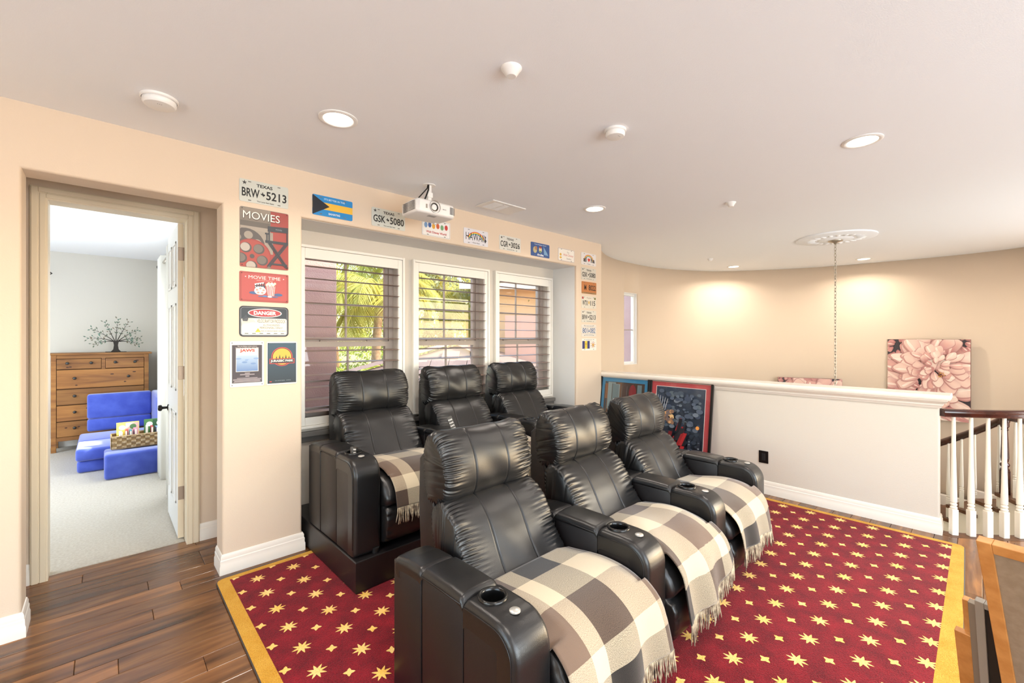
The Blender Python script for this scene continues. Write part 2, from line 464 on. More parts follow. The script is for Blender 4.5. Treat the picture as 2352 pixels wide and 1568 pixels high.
# ------------------------------------------------------------------ helpers: flat print (signs, plates, posters)
_txt = {}
def text_polys(body, bold=0.0):
    key = (body, bold)
    if key not in _txt:
        cu = bpy.data.curves.new('lettering', 'FONT'); cu.body = body; cu.size = 1; cu.offset = bold; cu.resolution_u = 3
        ob = bpy.data.objects.new('lettering', cu); COL.objects.link(ob)
        me = bpy.data.meshes.new_from_object(ob)
        vs = [(v.co.x, v.co.y) for v in me.vertices]; fs = [tuple(p.vertices) for p in me.polygons]
        bpy.data.objects.remove(ob); bpy.data.meshes.remove(me); bpy.data.curves.remove(cu)
        _txt[key] = (vs, fs)
    return _txt[key]
class Art:
    """flat coloured shapes stacked in thin layers on a local x-right, y-up face"""
    def __init__(s, z=0.0012): s.mb = MB(); s.mb.col = []; s.z = z; s.step = 0.00012
    def _add(s, pts, faces, cols):
        s.z += s.step
        s.mb.add([(p[0], p[1], s.z) for p in pts], faces); s.mb.col += cols
    def poly(s, pts, c): s._add(pts, [tuple(range(len(pts)))], [lin(c)] * len(pts))
    def rect(s, x0, x1, y0, y1, c): s.poly([(x0, y0), (x1, y0), (x1, y1), (x0, y1)], c)
    def grad(s, x0, x1, y0, y1, cb, ct): s._add([(x0, y0), (x1, y0), (x1, y1), (x0, y1)], [(0, 1, 2, 3)], [lin(cb)] * 2 + [lin(ct)] * 2)
    def rrect(s, x0, x1, y0, y1, r, c):
        pts = []
        for cx, cy, a0 in ((x1 - r, y1 - r, 0), (x0 + r, y1 - r, 90), (x0 + r, y0 + r, 180), (x1 - r, y0 + r, 270)):
            pts += [(cx + r * math.cos(R(a0 + 22.5 * k)), cy + r * math.sin(R(a0 + 22.5 * k))) for k in range(5)]
        s.poly(pts, c)
    def disc(s, x, y, rx, ry, c, a0=0, a1=360, n=28):
        s.poly([(x + rx * math.cos(R(a0 + (a1 - a0) * k / n)), y + ry * math.sin(R(a0 + (a1 - a0) * k / n))) for k in range(n + (0 if a1 - a0 == 360 else 1))], c)
    def arc(s, x, y, r0, r1, c, a0, a1, n=16, yk=1.0):
        pts = [(x + r1 * math.cos(R(a0 + (a1 - a0) * k / n)), y + yk * r1 * math.sin(R(a0 + (a1 - a0) * k / n))) for k in range(n + 1)]
        pts += [(x + r0 * math.cos(R(a0 + (a1 - a0) * k / n)), y + yk * r0 * math.sin(R(a0 + (a1 - a0) * k / n))) for k in range(n, -1, -1)]
        m = n + 1
        s._add(pts, [(k, k + 1, 2 * m - 2 - k, 2 * m - 1 - k) for k in range(n)], [lin(c)] * len(pts))
    def line(s, p, q, w, c):
        p = Vector(p); q = Vector(q); d = (q - p).normalized(); n = Vector((-d.y, d.x)) * w / 2
        s.poly([p - n, q - n, q + n, p + n], c)
    def star(s, x, y, r, c, n=5, k=0.4, rot=90):
        s.poly([(x + (r if i % 2 == 0 else r * k) * math.cos(R(rot + 180 * i / n)), y + (r if i % 2 == 0 else r * k) * math.sin(R(rot + 180 * i / n))) for i in range(2 * n)], c)
    def petal(s, x, y, ang, ln, w, cin, cout, cmid=None):
        """a petal as a fan with a light heart and a deeper rim"""
        ca, sa = math.cos(ang), math.sin(ang); n = 26
        def T(a, b): return (x + a * ca - b * sa, y + a * sa + b * ca)
        pts = [T(ln * 0.45, 0)]; cols = [lin(cmid or cin)]
        for k in range(n):
            t = 2 * PI * k / n
            a = ln * (0.5 - 0.5 * math.cos(t)); b = w * math.sin(t) * (0.6 + 0.4 * a / ln)
            j = 1 + 0.05 * math.sin(4 * t + ang * 3)
            pts.append(T(a * j, b * j)); f = a / ln
            ci, co = lin(cin), lin(cout); cols.append(tuple(u * (1 - f) + v * f for u, v in zip(ci, co)))
        s._add(pts, [(0, 1 + k, 1 + (k + 1) % n) for k in range(n)], cols)
    def text(s, body, cx, cy, h, w, c, bold=0.0, skew=0.0):
        vs, fs = text_polys(body, bold)
        if not vs: return
        x0 = min(v[0] for v in vs); x1 = max(v[0] for v in vs); y0 = min(v[1] for v in vs); y1 = max(v[1] for v in vs)
        sx = w / (x1 - x0); sy = h / (y1 - y0)
        s._add([(cx + (v[0] - (x0 + x1) / 2) * sx + skew * (v[1] - y0) * sy, cy + (v[1] - (y0 + y1) / 2) * sy) for v in vs], fs, [lin(c)] * len(vs))
    def clip(s, x0, x1, y0, y1):
        s.mb.v = [(min(max(p[0], x0), x1), min(max(p[1], y0), y1), p[2]) for p in s.mb.v]
    def build(s, parent, name='printed_face'):
        return s.mb.build(name, ink_m, parent, fix=False)
def rr_plate(w, h, r, t):
    pts = []
    for cx, cy, a0 in ((w / 2 - r, h / 2 - r, 0), (-w / 2 + r, h / 2 - r, 90), (-w / 2 + r, -h / 2 + r, 180), (w / 2 - r, -h / 2 + r, 270)):
        pts += [(cx + r * math.cos(R(a0 + 18 * k)), cy + r * math.sin(R(a0 + 18 * k))) for k in range(6)]
    return MB().prism(pts, 'z', 0, t)

# ------------------------------------------------------------------ the setting: walls, floor, ceiling
YA = 3.35            # face of the long wall
ZC = 2.74            # ceiling
def wall_grid(xs, zs, holes, y0, y1, bev=0.0):
    """upright slab between y0 (room side) and y1 with rectangular holes given as cell indices; bevelled hole rims"""
    bm = bmesh.new(); nx, nz = len(xs), len(zs)
    A = [[bm.verts.new((x, y0, z)) for z in zs] for x in xs]; B = [[bm.verts.new((x, y1, z)) for z in zs] for x in xs]
    solid = lambda i, k: 0 <= i < nx - 1 and 0 <= k < nz - 1 and (i, k) not in holes
    for i in range(nx - 1):
        for k in range(nz - 1):
            if not solid(i, k): continue
            bm.faces.new((A[i][k], A[i + 1][k], A[i + 1][k + 1], A[i][k + 1])); bm.faces.new((B[i][k], B[i][k + 1], B[i + 1][k + 1], B[i + 1][k]))
            for (di, dk, p, q) in ((-1, 0, (i, k), (i, k + 1)), (1, 0, (i + 1, k), (i + 1, k + 1)), (0, -1, (i, k), (i + 1, k)), (0, 1, (i, k + 1), (i + 1, k + 1))):
                if not solid(i + di, k + dk):
                    bm.faces.new((A[p[0]][p[1]], B[p[0]][p[1]], B[q[0]][q[1]], A[q[0]][q[1]]))
    for v in [v for v in bm.verts if not v.link_faces]: bm.verts.remove(v)
    bmesh.ops.recalc_face_normals(bm, faces=list(bm.faces))
    if bev:
        ed = []
        for e in bm.edges:
            if all(abs(v.co.y - y0) < 1e-6 for v in e.verts) and len(e.link_faces) == 2 and e.calc_face_angle(0) > 1:
                m = (e.verts[0].co + e.verts[1].co) / 2
                if xs[0] + 0.01 < m.x < xs[-1] - 0.01 and zs[0] + 0.001 < m.z < zs[-1] - 0.01: ed.append(e)
        bmesh.ops.bevel(bm, geom=ed, offset=bev, segments=4, profile=0.5, affect='EDGES')
    mb = MB(); mb.from_bm(bm); return mb

DX0, DX1 = -0.309, 0.560          # opening to the vestibule
NX0, NX1 = 1.048, 4.195           # window niche
struct(wall_grid([-2.62, DX0, DX1, NX0, NX1, 4.70], [0.0, 2.402, ZC + 0.05], {(1, 0), (3, 0)}, YA, YA + 0.18, 0.018)
       .build('wall_front', wall_m, smooth=True, angle=40))
YN = 3.73                         # window wall at the back of the niche
WIN = [(1.177, 2.007), (2.219, 3.047), (3.256, 4.086)]
WZ0, WZ1 = 0.885, 2.176
struct(wall_grid([0.95, WIN[0][0] - 0.03, WIN[0][1], WIN[1][0] - 0.03, WIN[1][1], WIN[2][0] - 0.03, WIN[2][1], 4.33], [-0.3, WZ0 - 0.02, WZ1 + 0.06, 2.55], {(1, 1), (3, 1), (5, 1)}, YN, YN + 0.17)
       .build('wall_niche', pale_m))
m_ = MB().box(NX0 - 0.12, NX0 + 0.0015, YA + 0.03, YN + 0.05, 0, 2.4005).box(NX1 - 0.0015, NX1 + 0.12, YA + 0.03, YN + 0.05, 0, 2.4005).box(NX0 - 0.1, NX1 + 0.1, YA + 0.03, YN + 0.05, 2.4005, 2.52)
struct(m_.build('wall_niche_sides', niche_m))
# vestibule and the wall with the bedroom door
YD = 4.03
DOX0, DOX1, DOZ = -0.262, 0.452, 2.405
struct(wall_grid([-1.05, DOX0 - 0.012, DOX1 + 0.012, 0.95], [0, DOZ + 0.012, ZC], {(1, 0)}, YD, YD + 0.12).build('wall_vestibule', wall_m))
struct(MB().box(-1.05, -0.95, YA + 0.18, YD, 0, ZC).box(0.83, 0.93, YA + 0.18, YD, 0, ZC).build('wall_vestibule_sides', wall_m))
# bedroom shell
struct(wall_grid([-2.62, 0.80], [0, ZC], set(), 8.83, 8.95).build('wall_bedroom_back', bed_m))
def wall_y(xs_ys, zs, holes, x0, x1):   # slab running along Y
    mb = wall_grid(xs_ys, zs, holes, x0, x1)
    mb.v = [(y, x, z) for (x, y, z) in mb.v]; return mb
struct(wall_y([YD + 0.1, 5.30, 6.75, 8.9], [0, 0.9, 2.2, ZC], {(1, 1)}, 0.645, 0.79).build('wall_bedroom_right', bed_m))
struct(wall_y([YD, 5.4, 7.7, 8.9], [0, 0.7, 2.2, ZC], {(1, 1)}, -2.5, -2.62).build('wall_bedroom_left', bed_m))
struct(MB().box(-2.5, -1.05, YD, YD + 0.12, 0, ZC).build('wall_bedroom_front', bed_m))
struct(MB().box(-2.62, 0.80, YD + 0.06, 8.95, -0.1, 0.0).box(-0.25, 0.44, YD + 0.062, YD + 0.13, -0.05, 0.004).build('floor_bedroom', carpet_m))
# shell behind the camera, with two windows added for the fill lights
struct(wall_y([-3.42, -0.7, 1.9, YA + 0.1], [0, 0.6, 2.3, ZC], {(1, 1)}, -2.5, -2.62).build('wall_left', wall_m))
struct(wall_grid([-2.62, -0.9, 3.5, 6.0], [0, 0.55, 2.45, ZC], {(1, 1)}, -3.3, -3.42).build('wall_back', wall_m))
for i, (a, b, c, d, ax) in enumerate(((-0.7, 1.9, 0.6, 2.3, 'y'), (-0.9, 3.5, 0.55, 2.45, 'x'))):
    fr = MB(); k = 3
    for j in range(k + 1):
        t = a + (b - a) * j / k
        (fr.box(-2.64, -2.60, t - 0.03, t + 0.03, c, d) if ax == 'y' else fr.box(t - 0.03, t + 0.03, -3.44, -3.40, c, d))
    for z in (c + 0.03, d - 0.03):
        (fr.box(-2.64, -2.60, a, b, z - 0.03, z + 0.03) if ax == 'y' else fr.box(a, b, -3.44, -3.40, z - 0.03, z + 0.03))
    struct(fr.build('window_%d' % (5 + i), trim_m))
# ceiling
struct(MB().box(-2.62, 9.6, -3.42, 4.08, ZC, ZC + 0.12).box(-2.62, 0.80, 4.08, 8.95, ZC, ZC + 0.12).build('ceiling', ceil_m))

# stairwell: curved wall with a slim window
SCX, SCY = 6.45, 1.2
curve_pts = [(4.69, 3.352), (4.76, 3.40), (4.86, 3.48), (5.17, 3.655), (5.53, 3.79), (5.99, 3.865), (6.48, 3.862), (7.11, 3.79), (7.80, 3.50), (8.22, 3.18), (8.74, 2.37), (8.97, 1.72), (9.08, 1.0), (9.12, 0.25), (8.95, -0.42)]
curve_pts += [(SCX + 2.9 * math.cos(R(a)), SCY + 2.9 * math.sin(R(a))) for a in range(-45, -71, -5)]
cw = [tuple(p) for p in spline([(x, y, 0) for x, y in curve_pts], 160, closed=False)]
WX0, WX1, WWZ0, WWZ1 = 6.04, 6.44, 1.10, 2.262
# put two path points exactly on the window edges
def y_on(x):
    for a, b in zip(cw, cw[1:]):
        if a[0] <= x <= b[0]: return a[1] + (b[1] - a[1]) * (x - a[0]) / (b[0] - a[0])
wy0, wy1 = y_on(WX0), y_on(WX1)
path = [p[:2] for p in cw if not (p[1] > 3 and WX0 - 0.02 < p[0] < WX1 + 0.02)]
ins = max(i for i, p in enumerate(path) if p[0] <= WX0 and p[1] > 3 and i < 60) + 1
path[ins:ins] = [(WX0, wy0), (WX1, wy1)]
mb = MB(); n = len(path); zs = [-2.9, WWZ0, WWZ1, ZC + 0.02]
for (x, y) in path:
    for z in zs: mb.v.append((x, y, z))
for i in range(n - 1):
    for k in range(3):
        if i == ins and k == 1: continue
        mb.f.append((i * 4 + k, (i + 1) * 4 + k, (i + 1) * 4 + k + 1, i * 4 + k + 1))
wcur = struct(mb.build('wall_curved', wall_m, smooth=True, fix=False))
sol = wcur.modifiers.new('thickness', 'SOLIDIFY'); sol.thickness = 0.10; sol.offset = -1.0
# window in it: white reveal, frame, bar and pane
RD = 0.11
w4 = MB().box(WX0 - 0.02, WX0 - 0.001, wy0 + 0.012, wy0 + RD, WWZ0, WWZ1).box(WX1 + 0.001, WX1 + 0.02, wy1 + 0.012, wy1 + RD, WWZ0, WWZ1)
w4.box(WX0, WX1, wy0 + 0.012, wy0 + RD, WWZ0 - 0.02, WWZ0 + 0.012).box(WX0, WX1, wy0 + 0.012, wy0 + RD, WWZ1 - 0.012, WWZ1 + 0.02)
w4o = struct(w4.build('window_4', white_pl))
yy = wy0 + 0.055
fm = ring4(MB(), WX0, WX1, WWZ0 + 0.012, WWZ1 - 0.012, 0.035, 0.035, 0.033, 0.033, yy, yy + 0.05)
fm.build('window_frame', white_pl, w4o)
MB().box(WX0 + 0.03, WX1 - 0.03, yy + 0.015, yy + 0.03, 1.655, 1.67).build('glazing_bar', sash_m, w4o)
MB().box(WX0 + 0.03, WX1 - 0.03, yy + 0.02, yy + 0.024, WWZ0 + 0.04, WWZ1 - 0.04).build('pane', glass_m, w4o)
# lower hall floor
struct(MB().box(3.5, 9.6, -3.4, 4.3, -3.0, -2.9).build('floor_lower', mat('lower_tile', '#D8CDBB', 0.3, vary=('#CBBEA8', 3))))

# loft floor: slab, planks laid along X, curved edge nosing
RIN = 1.90
def edge_x(y):     # right hand end of the loft floor at a given y
    if y >= 0.22: return 4.90
    dy = y - SCY
    return SCX - math.sqrt(max(0.0, RIN * RIN - dy * dy)) if abs(dy) < RIN else 6.45
fl = MB(); ys = [3.53 - 0.1 * i for i in range(70)]
left = [(-2.62, y) for y in ys]; right = [(edge_x(y) - 0.004, y) for y in ys]
outline = [(-2.62, 4.09), (0.83, 4.09), (0.83, 3.88), (4.9, 3.88)] + right + left[::-1]
fl.prism(outline, 'z', -0.30, -0.014)
floor_o = struct(fl.build('floor', pblack))
PW = 0.128; plank_cache = {}
def plank(length):
    key = round(length, 3)
    if key not in plank_cache:
        mb = MB().bbox(0, key - 0.0015, 0, PW - 0.0015, -0.014, 0, b=0.0022, seg=1)
        plank_cache[key] = mb.build('plank', plank_m, floor_o).data
        o = floor_o.children[-1] if False else [c for c in floor_o.children if c.data == plank_cache[key]][0]
        return o
    o = bpy.data.objects.new('plank', plank_cache[key]); COL.objects.link(o); o.parent = floor_o; return o
rng = random.Random(3)
row = 0; y = 4.09
while y > -1.3:
    y -= PW; row += 1
    lo = -1.0 if y > YA + 0.06 else -1.6
    hi = 0.83 if y > 3.83 else (min(edge_x(y), edge_x(y + PW)) - 0.002)
    if y < -0.3: hi = min(hi, 4.2)
    x = lo - rng.choice([0.0, 0.3, 0.6, 0.9])
    x = max(x, lo)
    first = rng.choice([0.3, 0.6, 0.9, 1.2, 1.5])
    while x < hi - 0.03:
        ln = first if first else rng.choice([0.75, 0.9, 1.2, 1.5, 1.8]); first = None
        ln = min(ln, hi - x)
        if hi - (x + ln) < 0.2: ln = hi - x
        o = plank(ln); o.location = (x, y, 0); x += ln
nose = []
for a in range(-153, -60, 3):
    nose.append((SCX + RIN * math.cos(R(a)), SCY + RIN * math.sin(R(a))))
nose = [(4.86, 0.215)] + [p for p in nose if p[1] < 0.2]
struct(sweep(nose, [(-0.012, -0.045), (-0.018, -0.02), (-0.012, 0.004), (0.04, 0.006), (0.085, 0.0015), (0.085, -0.045)]).build('trim_1', wood_nose, smooth=True, angle=40))
struct(sweep(nose, [(-0.005, -0.30), (-0.005, -0.045), (0.02, -0.045), (0.02, -0.30)]).build('trim_2', bal_m))

# baseboards
BASE = [(0, 0), (0.017, 0), (0.017, 0.052), (0.0135, 0.062), (0.0135, 0.088), (0.010, 0.094), (0.010, 0.112), (0.0045, 0.126), (0, 0.128)]
def base(name, pts, m=trim_m): struct(sweep(pts, BASE).build(name, m, smooth=True, angle=30))
base('baseboard_front_left', [(-2.5, YA), (DX0, YA), (DX0, YA + 0.18)])
base('baseboard_pillar', [(DX1, YA + 0.18), (DX1, YA), (NX0, YA), (NX0, YN), (1.12, YN)])
base('baseboard_niche', [(1.3, YN), (NX1, YN), (NX1, YA), (4.70, YA), (4.745, YA)])
base('baseboard_vestibule_left', [(-0.95, YD), (DOX0 - 0.075, YD)])
base('baseboard_vestibule_right', [(DOX1 + 0.075, YD), (0.83, YD)])
base('baseboard_bedroom', [(-2.5, 8.83), (0.645, 8.83), (0.645, 6.9)])

# half wall with moulded cap
HX = 4.762
struct(MB().bbox(HX, 4.90, 0.222, 3.50, -0.3, 1.0, b=0.012, seg=3).build('wall_half', pale_m, smooth=True, angle=40))
base('baseboard_half', [(HX, YA - 0.02), (HX, 0.222), (4.90, 0.222), (4.90, 0.30)])
cap_prof = [(0, 0.985), (0.010, 0.985), (0.014, 0.998), (0.020, 1.006), (0.020, 1.016), (0.034, 1.030), (0.046, 1.040), (0.046, 1.050), (0.060, 1.050), (0.066, 1.060), (0.066, 1.080), (0.060, 1.090), (-0.06, 1.090), (-0.06, 0.985)]
struct(sweep([(HX, YA + 0.06), (HX, 0.222), (4.90, 0.222), (4.90, YA + 0.2)], cap_prof).build('trim_3', trim_m, smooth=True, angle=35))

# outlet on the half wall
ou = empty('wall_outlet', (HX, 1.464, 0.358), 0)
MB().bbox(-0.008, 0, -0.042, 0.042, -0.060, 0.060, b=0.003).build('cover_plate', bronze_m, ou)
MB().bbox(-0.011, -0.006, -0.017, 0.017, -0.034, 0.034, b=0.002).build('receptacle', pblack, ou)
tag(ou, 'dark bronze electrical outlet low on the half wall', 'outlet')

# door casing, jamb, door leaf
cs = MB()
for (t, o_, wd) in ((0.020, 0.0, 0.075), (0.027, 0.006, 0.030), (0.025, 0.042, 0.028)):
    cs_ = ring4(cs, DOX0 - 0.075 + o_, DOX1 + 0.075 - o_, -0.0, DOZ + 0.075 - o_, wd, wd, 0.0, wd, YD - t, YD - 0.001 if o_ == 0 else YD - 0.019, 0.0035)
cs.box(DOX0 - 0.011, DOX0 + 0.004, YD - 0.019, YD + 0.128, 0, DOZ - 0.004).box(DOX1 - 0.004, DOX1 + 0.011, YD - 0.019, YD + 0.128, 0, DOZ - 0.004).box(DOX0 - 0.011, DOX1 + 0.011, YD - 0.019, YD + 0.128, DOZ - 0.004, DOZ + 0.011)
d1 = struct(empty('door_1', (DOX1 - 0.006, YD + 0.125, 0), R(0)))
struct(cs.build('trim_4', casing_m))
dl = MB().bbox(-0.036, 0.0, 0.0, 0.70, 0.012, DOZ - 0.006, b=0.003)
leaf = dl.build('door_leaf', door_m, d1)
MB().box(-0.0365, 0.0005, -0.0012, 0.0, 0.012, DOZ - 0.006).build('leaf_edge', casing_m, d1)
for (z0, z1) in ((0.25, 0.95), (1.12, 1.80), (1.93, 2.28)):
    for (y0, y1) in ((0.10, 0.32), (0.40, 0.62)):
        p = MB()
        for (a, b, c, d) in ((y0, y1, z0, z0 + 0.02), (y0, y1, z1 - 0.02, z1), (y0, y0 + 0.02, z0, z1), (y1 - 0.02, y1, z0, z1)):
            p.bbox(-0.042, -0.034, a, b, c, d, b=0.003)
        p.bbox(-0.040, -0.034, y0 + 0.05, y1 - 0.05, z0 + 0.05, z1 - 0.05, b=0.003)
        p.build('door_panel', door_m, d1)
k = MB().lathe([(0.001, -0.075), (0.02, -0.073), (0.027, -0.062), (0.026, -0.05), (0.012, -0.042), (0.010, -0.012), (0.026, -0.008), (0.028, 0.0)], (-0.036, 0.645, 0.93), 20, 'x')
k.build('door_knob', bronze_m, d1, smooth=True)
for z in (2.17, 1.265, 0.352):
    MB().bbox(-0.034, 0.0, -0.004, -0.0005, z - 0.05, z + 0.05, b=0.0015).bbox(-0.004, 0.006, -0.012, 0.0, z - 0.05, z + 0.05, b=0.003).build('hinge', mat('aged_nickel', '#9A8878', 0.4, metal=0.7), d1)

# ------------------------------------------------------------------ windows with plantation shutters
def window(idx, x0, x1):
    o = struct(empty('window_%d' % idx, ((x0 + x1) / 2, YN, WZ0)))
    hw = (x1 - x0) / 2; hgt = WZ1 - WZ0
    # vinyl frame, sashes and bars set back in the wall
    y0, y1 = 0.075, 0.135
    fx0, fz0, fz1 = -hw - 0.03, -0.02, hgt + 0.06
    ring4(MB(), fx0, hw, fz0, fz1, 0.03, 0.045, 0.045, 0.03, y0, y1 + 0.02).build('window_frame', sash_m, o)
    zr = 1.49 - WZ0
    ring4(MB(), fx0 + 0.03, hw - 0.045, zr + 0.012, fz1 - 0.03, 0.02, 0.028, 0.033, 0.02, y0 + 0.02, y1).build('upper_sash', sash_m, o)
    ring4(MB(), fx0 + 0.03, hw - 0.045, fz0 + 0.045, zr + 0.010, 0.03, 0.038, 0.04, 0.045, y0 - 0.002, y1 - 0.02).build('lower_sash', sash_m, o)
    MB().box(-0.030, -0.014, y0 + 0.035, y0 + 0.05, zr + 0.045, fz1 - 0.05).build('glazing_bar', sash_m, o)
    MB().box(fx0 + 0.05, -0.030, y0 + 0.036, y0 + 0.05, 1.815 - WZ0, 1.831 - WZ0).build('glazing_bar', sash_m, o)
    MB().box(-0.014, hw - 0.073, y0 + 0.036, y0 + 0.05, 1.815 - WZ0, 1.831 - WZ0).build('glazing_bar', sash_m, o)
    MB().box(-0.018, -0.002, y0 + 0.02, y0 + 0.035, fz0 + 0.085, zr - 0.035).build('glazing_bar', sash_m, o)
    MB().box(fx0 + 0.06, -0.018, y0 + 0.02, y0 + 0.034, 1.158 - WZ0, 1.172 - WZ0).build('glazing_bar', sash_m, o)
    MB().box(-0.002, hw - 0.083, y0 + 0.02, y0 + 0.034, 1.158 - WZ0, 1.172 - WZ0).build('glazing_bar', sash_m, o)
    MB().box(fx0 + 0.045, hw - 0.07, y0 + 0.042, y0 + 0.045, zr + 0.04, fz1 - 0.045).build('pane', glass_m, o)
    MB().box(fx0 + 0.055, hw - 0.08, y0 + 0.026, y0 + 0.029, fz0 + 0.08, zr - 0.03).build('pane', glass_m, o)
    for xx in (-hw * 0.55, hw * 0.45):
        MB().bbox(xx - 0.03, xx + 0.03, y0 + 0.0, y0 + 0.02, zr + 0.010, zr + 0.022, b=0.003).build('sash_lock', sash_m, o)
    # shutter: outer frame against the wall, stiles and rails, louvers
    e = 0.062
    ring4(MB(), -hw - e, hw + e, -0.085, hgt + 0.105, 0.022, 0.022, 0.022, 0.022, -0.040, 0.0, 0.003).build('shutter_frame', shut_m, o)
    ring4(MB(), -hw - 0.0385, hw + 0.0385, -0.0615, hgt + 0.0815, 0.042, 0.042, 0.065, 0.085, -0.030, -0.001, 0.003).build('shutter_panel', shut_m, o)
    # louvers: elliptical blades turned almost level
    pitch = 0.0985; nl = 13; prof = [(0.056 * math.cos(2 * PI * k / 14), 0.0042 * math.sin(2 * PI * k / 14)) for k in range(14)]
    ca, sa = math.cos(R(3)), math.sin(R(3)); me = None
    for k in range(nl):
        z = hgt - 0.062 - k * pitch
        if me is None:
            mb = MB().prism([(p[0] * ca - p[1] * sa, p[0] * sa + p[1] * ca) for p in prof], 'x', -hw + 0.003, hw - 0.003)
            l = mb.build('louver', louv_m, o, smooth=True, angle=60); me = l.data
        else:
            l = bpy.data.objects.new('louver', me); COL.objects.link(l); l.parent = o
        l.location = (0, -0.012 + 0.012, z)
    return o
for i, (a, b) in enumerate(WIN): window(i + 1, a, b)
# dark ledge under the windows
struct(MB().bbox(NX0 + 0.002, NX1 - 0.002, YN - 0.045, YN + 0.0, 0.735, 0.775, b=0.004).bbox(NX0 + 0.002, NX1 - 0.002, YN - 0.02, YN + 0.0, 0.69, 0.735, b=0.004).build('trim_5', mat('slate_ledge', '#6B6864', 0.5)))

# ------------------------------------------------------------------ stairs and railings
LZ = -0.20                     # landing one step down
struct(empty('floor_landing', (0, 0, 0)))
land = bpy.data.objects['floor_landing']
def ring_slab(r0, r1, a0, a1, z0, z1, m, name, parent, n=10):
    mb = MB()
    pts = [(SCX + r0 * math.cos(R(a0 + (a1 - a0) * k / n)), SCY + r0 * math.sin(R(a0 + (a1 - a0) * k / n))) for k in range(n + 1)]
    pts += [(SCX + r1 * math.cos(R(a0 + (a1 - a0) * k / n)), SCY + r1 * math.sin(R(a0 + (a1 - a0) * k / n))) for k in range(n, -1, -1)]
    return mb.prism(pts, 'z', z0, z1).build(name, m, parent, smooth=False)
RS = 1.60
ring_slab(RS - 0.03, 3.0, -112, -56, LZ - 0.04, LZ, wood_nose, 'landing_board', land)
ring_slab(RS, 3.0, -112, -56, -2.9, LZ - 0.04, bal_m, 'landing_fascia', land)
stairs = struct(empty('trim_6', (SCX, SCY, 0)))
stairs.location = (0, 0, 0)
da = 10.5
for k in range(10):
    a0 = -56 + k * da; z = LZ - 0.178 * (k + 1)
    t = ring_slab(RS - 0.035, 2.75, a0 - 1.5, a0 + da, z - 0.04, z, wood_nose, 'tread', stairs, 4)
    ring_slab(RS, 2.75, a0, a0 + da, -2.9, z - 0.04, bal_m, 'riser', stairs, 4)
    ring_slab(2.66, 2.74, a0, a0 + da, z, z + 0.14, trim_m, 'stair_skirting', stairs, 4)

def baluster_mesh(h):
    mb = MB()
    mb.bbox(-0.021, 0.021, -0.021, 0.021, 0, 0.20, b=0.003, seg=1)
    prof = [(0.019, 0.20), (0.021, 0.206), (0.0225, 0.214), (0.016, 0.222), (0.016, 0.226), (0.021, 0.232), (0.021, 0.24), (0.0155, 0.246), (0.0155, 0.25), (0.020, 0.256), (0.0205, 0.30), (0.017, 0.45), (0.0135, 0.62), (0.0115, h)]
    mb.lathe(prof, (0, 0, 0), 14)
    return mb
RB = RIN + 0.035
bal = baluster_mesh(0.92).build('baluster', bal_m, smooth=True, angle=35); first = True
rail = empty('landing_railing', (SCX + RB * math.cos(R(-140)), SCY + RB * math.sin(R(-140)), 0))
tag(rail, 'curved railing of white turned balusters under a dark mahogany handrail beside the half wall', 'railing')
bal.parent = rail
inv = Matrix.Translation(-rail.location)
bang = [-147.0 + 3.35 * k for k in range(14)]
for k, a in enumerate(bang):
    o = bal if k == 0 else bpy.data.objects.new('baluster', bal.data)
    if k: COL.objects.link(o); o.parent = rail
    o.location = Vector((SCX + RB * math.cos(R(a)), SCY + RB * math.sin(R(a)), 0.004)) - rail.location
    o.rotation_euler = (0, 0, R(a))
HR = [(-0.028, 0.92), (0.028, 0.92), (0.028, 0.935), (0.032, 0.945), (0.032, 0.962), (0.020, 0.978), (-0.020, 0.978), (-0.032, 0.962), (-0.032, 0.945), (-0.028, 0.935)]
hp = [(4.83, 0.225)] + [(SCX + RB * math.cos(R(a)), SCY + RB * math.sin(R(a))) for a in np.arange(-148.5, -100, 3)]
h_ = sweep(hp, HR); h_.v = [tuple(Vector(p) - rail.location) for p in h_.v]
h_.build('handrail', wood_rail, rail, smooth=True, angle=50)
# stair railing with newel post on the far side of the well
sr = empty('stair_railing', (SCX + (RS + 0.03) * math.cos(R(-56)), SCY + (RS + 0.03) * math.sin(R(-56)), LZ))
tag(sr, 'stair railing with a dark turned newel post and white balusters across the stairwell', 'railing')
RR = RS + 0.035
def onr(a, z): return Vector((SCX + RR * math.cos(R(a)), SCY + RR * math.sin(R(a)), z)) - sr.location
NA = -57.5
p = onr(NA, LZ)
nw = MB().bbox(p.x - 0.042, p.x + 0.042, p.y - 0.042, p.y + 0.042, p.z, p.z + 0.26, b=0.004)
nw.lathe([(0.036, 0.26), (0.04, 0.275), (0.028, 0.285), (0.028, 0.295), (0.04, 0.315), (0.04, 0.33), (0.024, 0.35), (0.03, 0.36), (0.034, 0.40), (0.03, 0.55), (0.024, 0.70), (0.032, 0.71), (0.024, 0.725), (0.036, 0.75), (0.036, 0.79), (0.042, 0.80), (0.042, 0.86)], p, 18)
nw.build('newel_post', wood_rail, sr, smooth=True, angle=40)
b2 = baluster_mesh(0.86); b2m = None
for k in range(21):
    a = NA - 5.2 - (k - 16) * 5.2 if k >= 16 else NA + 5.2 * (k + 1) - 2.6
    if k >= 16: a = NA - 5.2 * (k - 15); z = LZ
    else: z = LZ - 0.178 * (int((a - (-56)) // da) + 1)
    if b2m is None: o = b2.build('baluster', bal_m, sr, smooth=True, angle=35); b2m = o.data
    else: o = bpy.data.objects.new('baluster', b2m); COL.objects.link(o); o.parent = sr
    o.location = onr(a, z)
    if k < 16: o.scale = (1, 1, (LZ + 0.80 - 0.178 * (a - NA - 2) / da - z) / 0.86)
    extra = 0
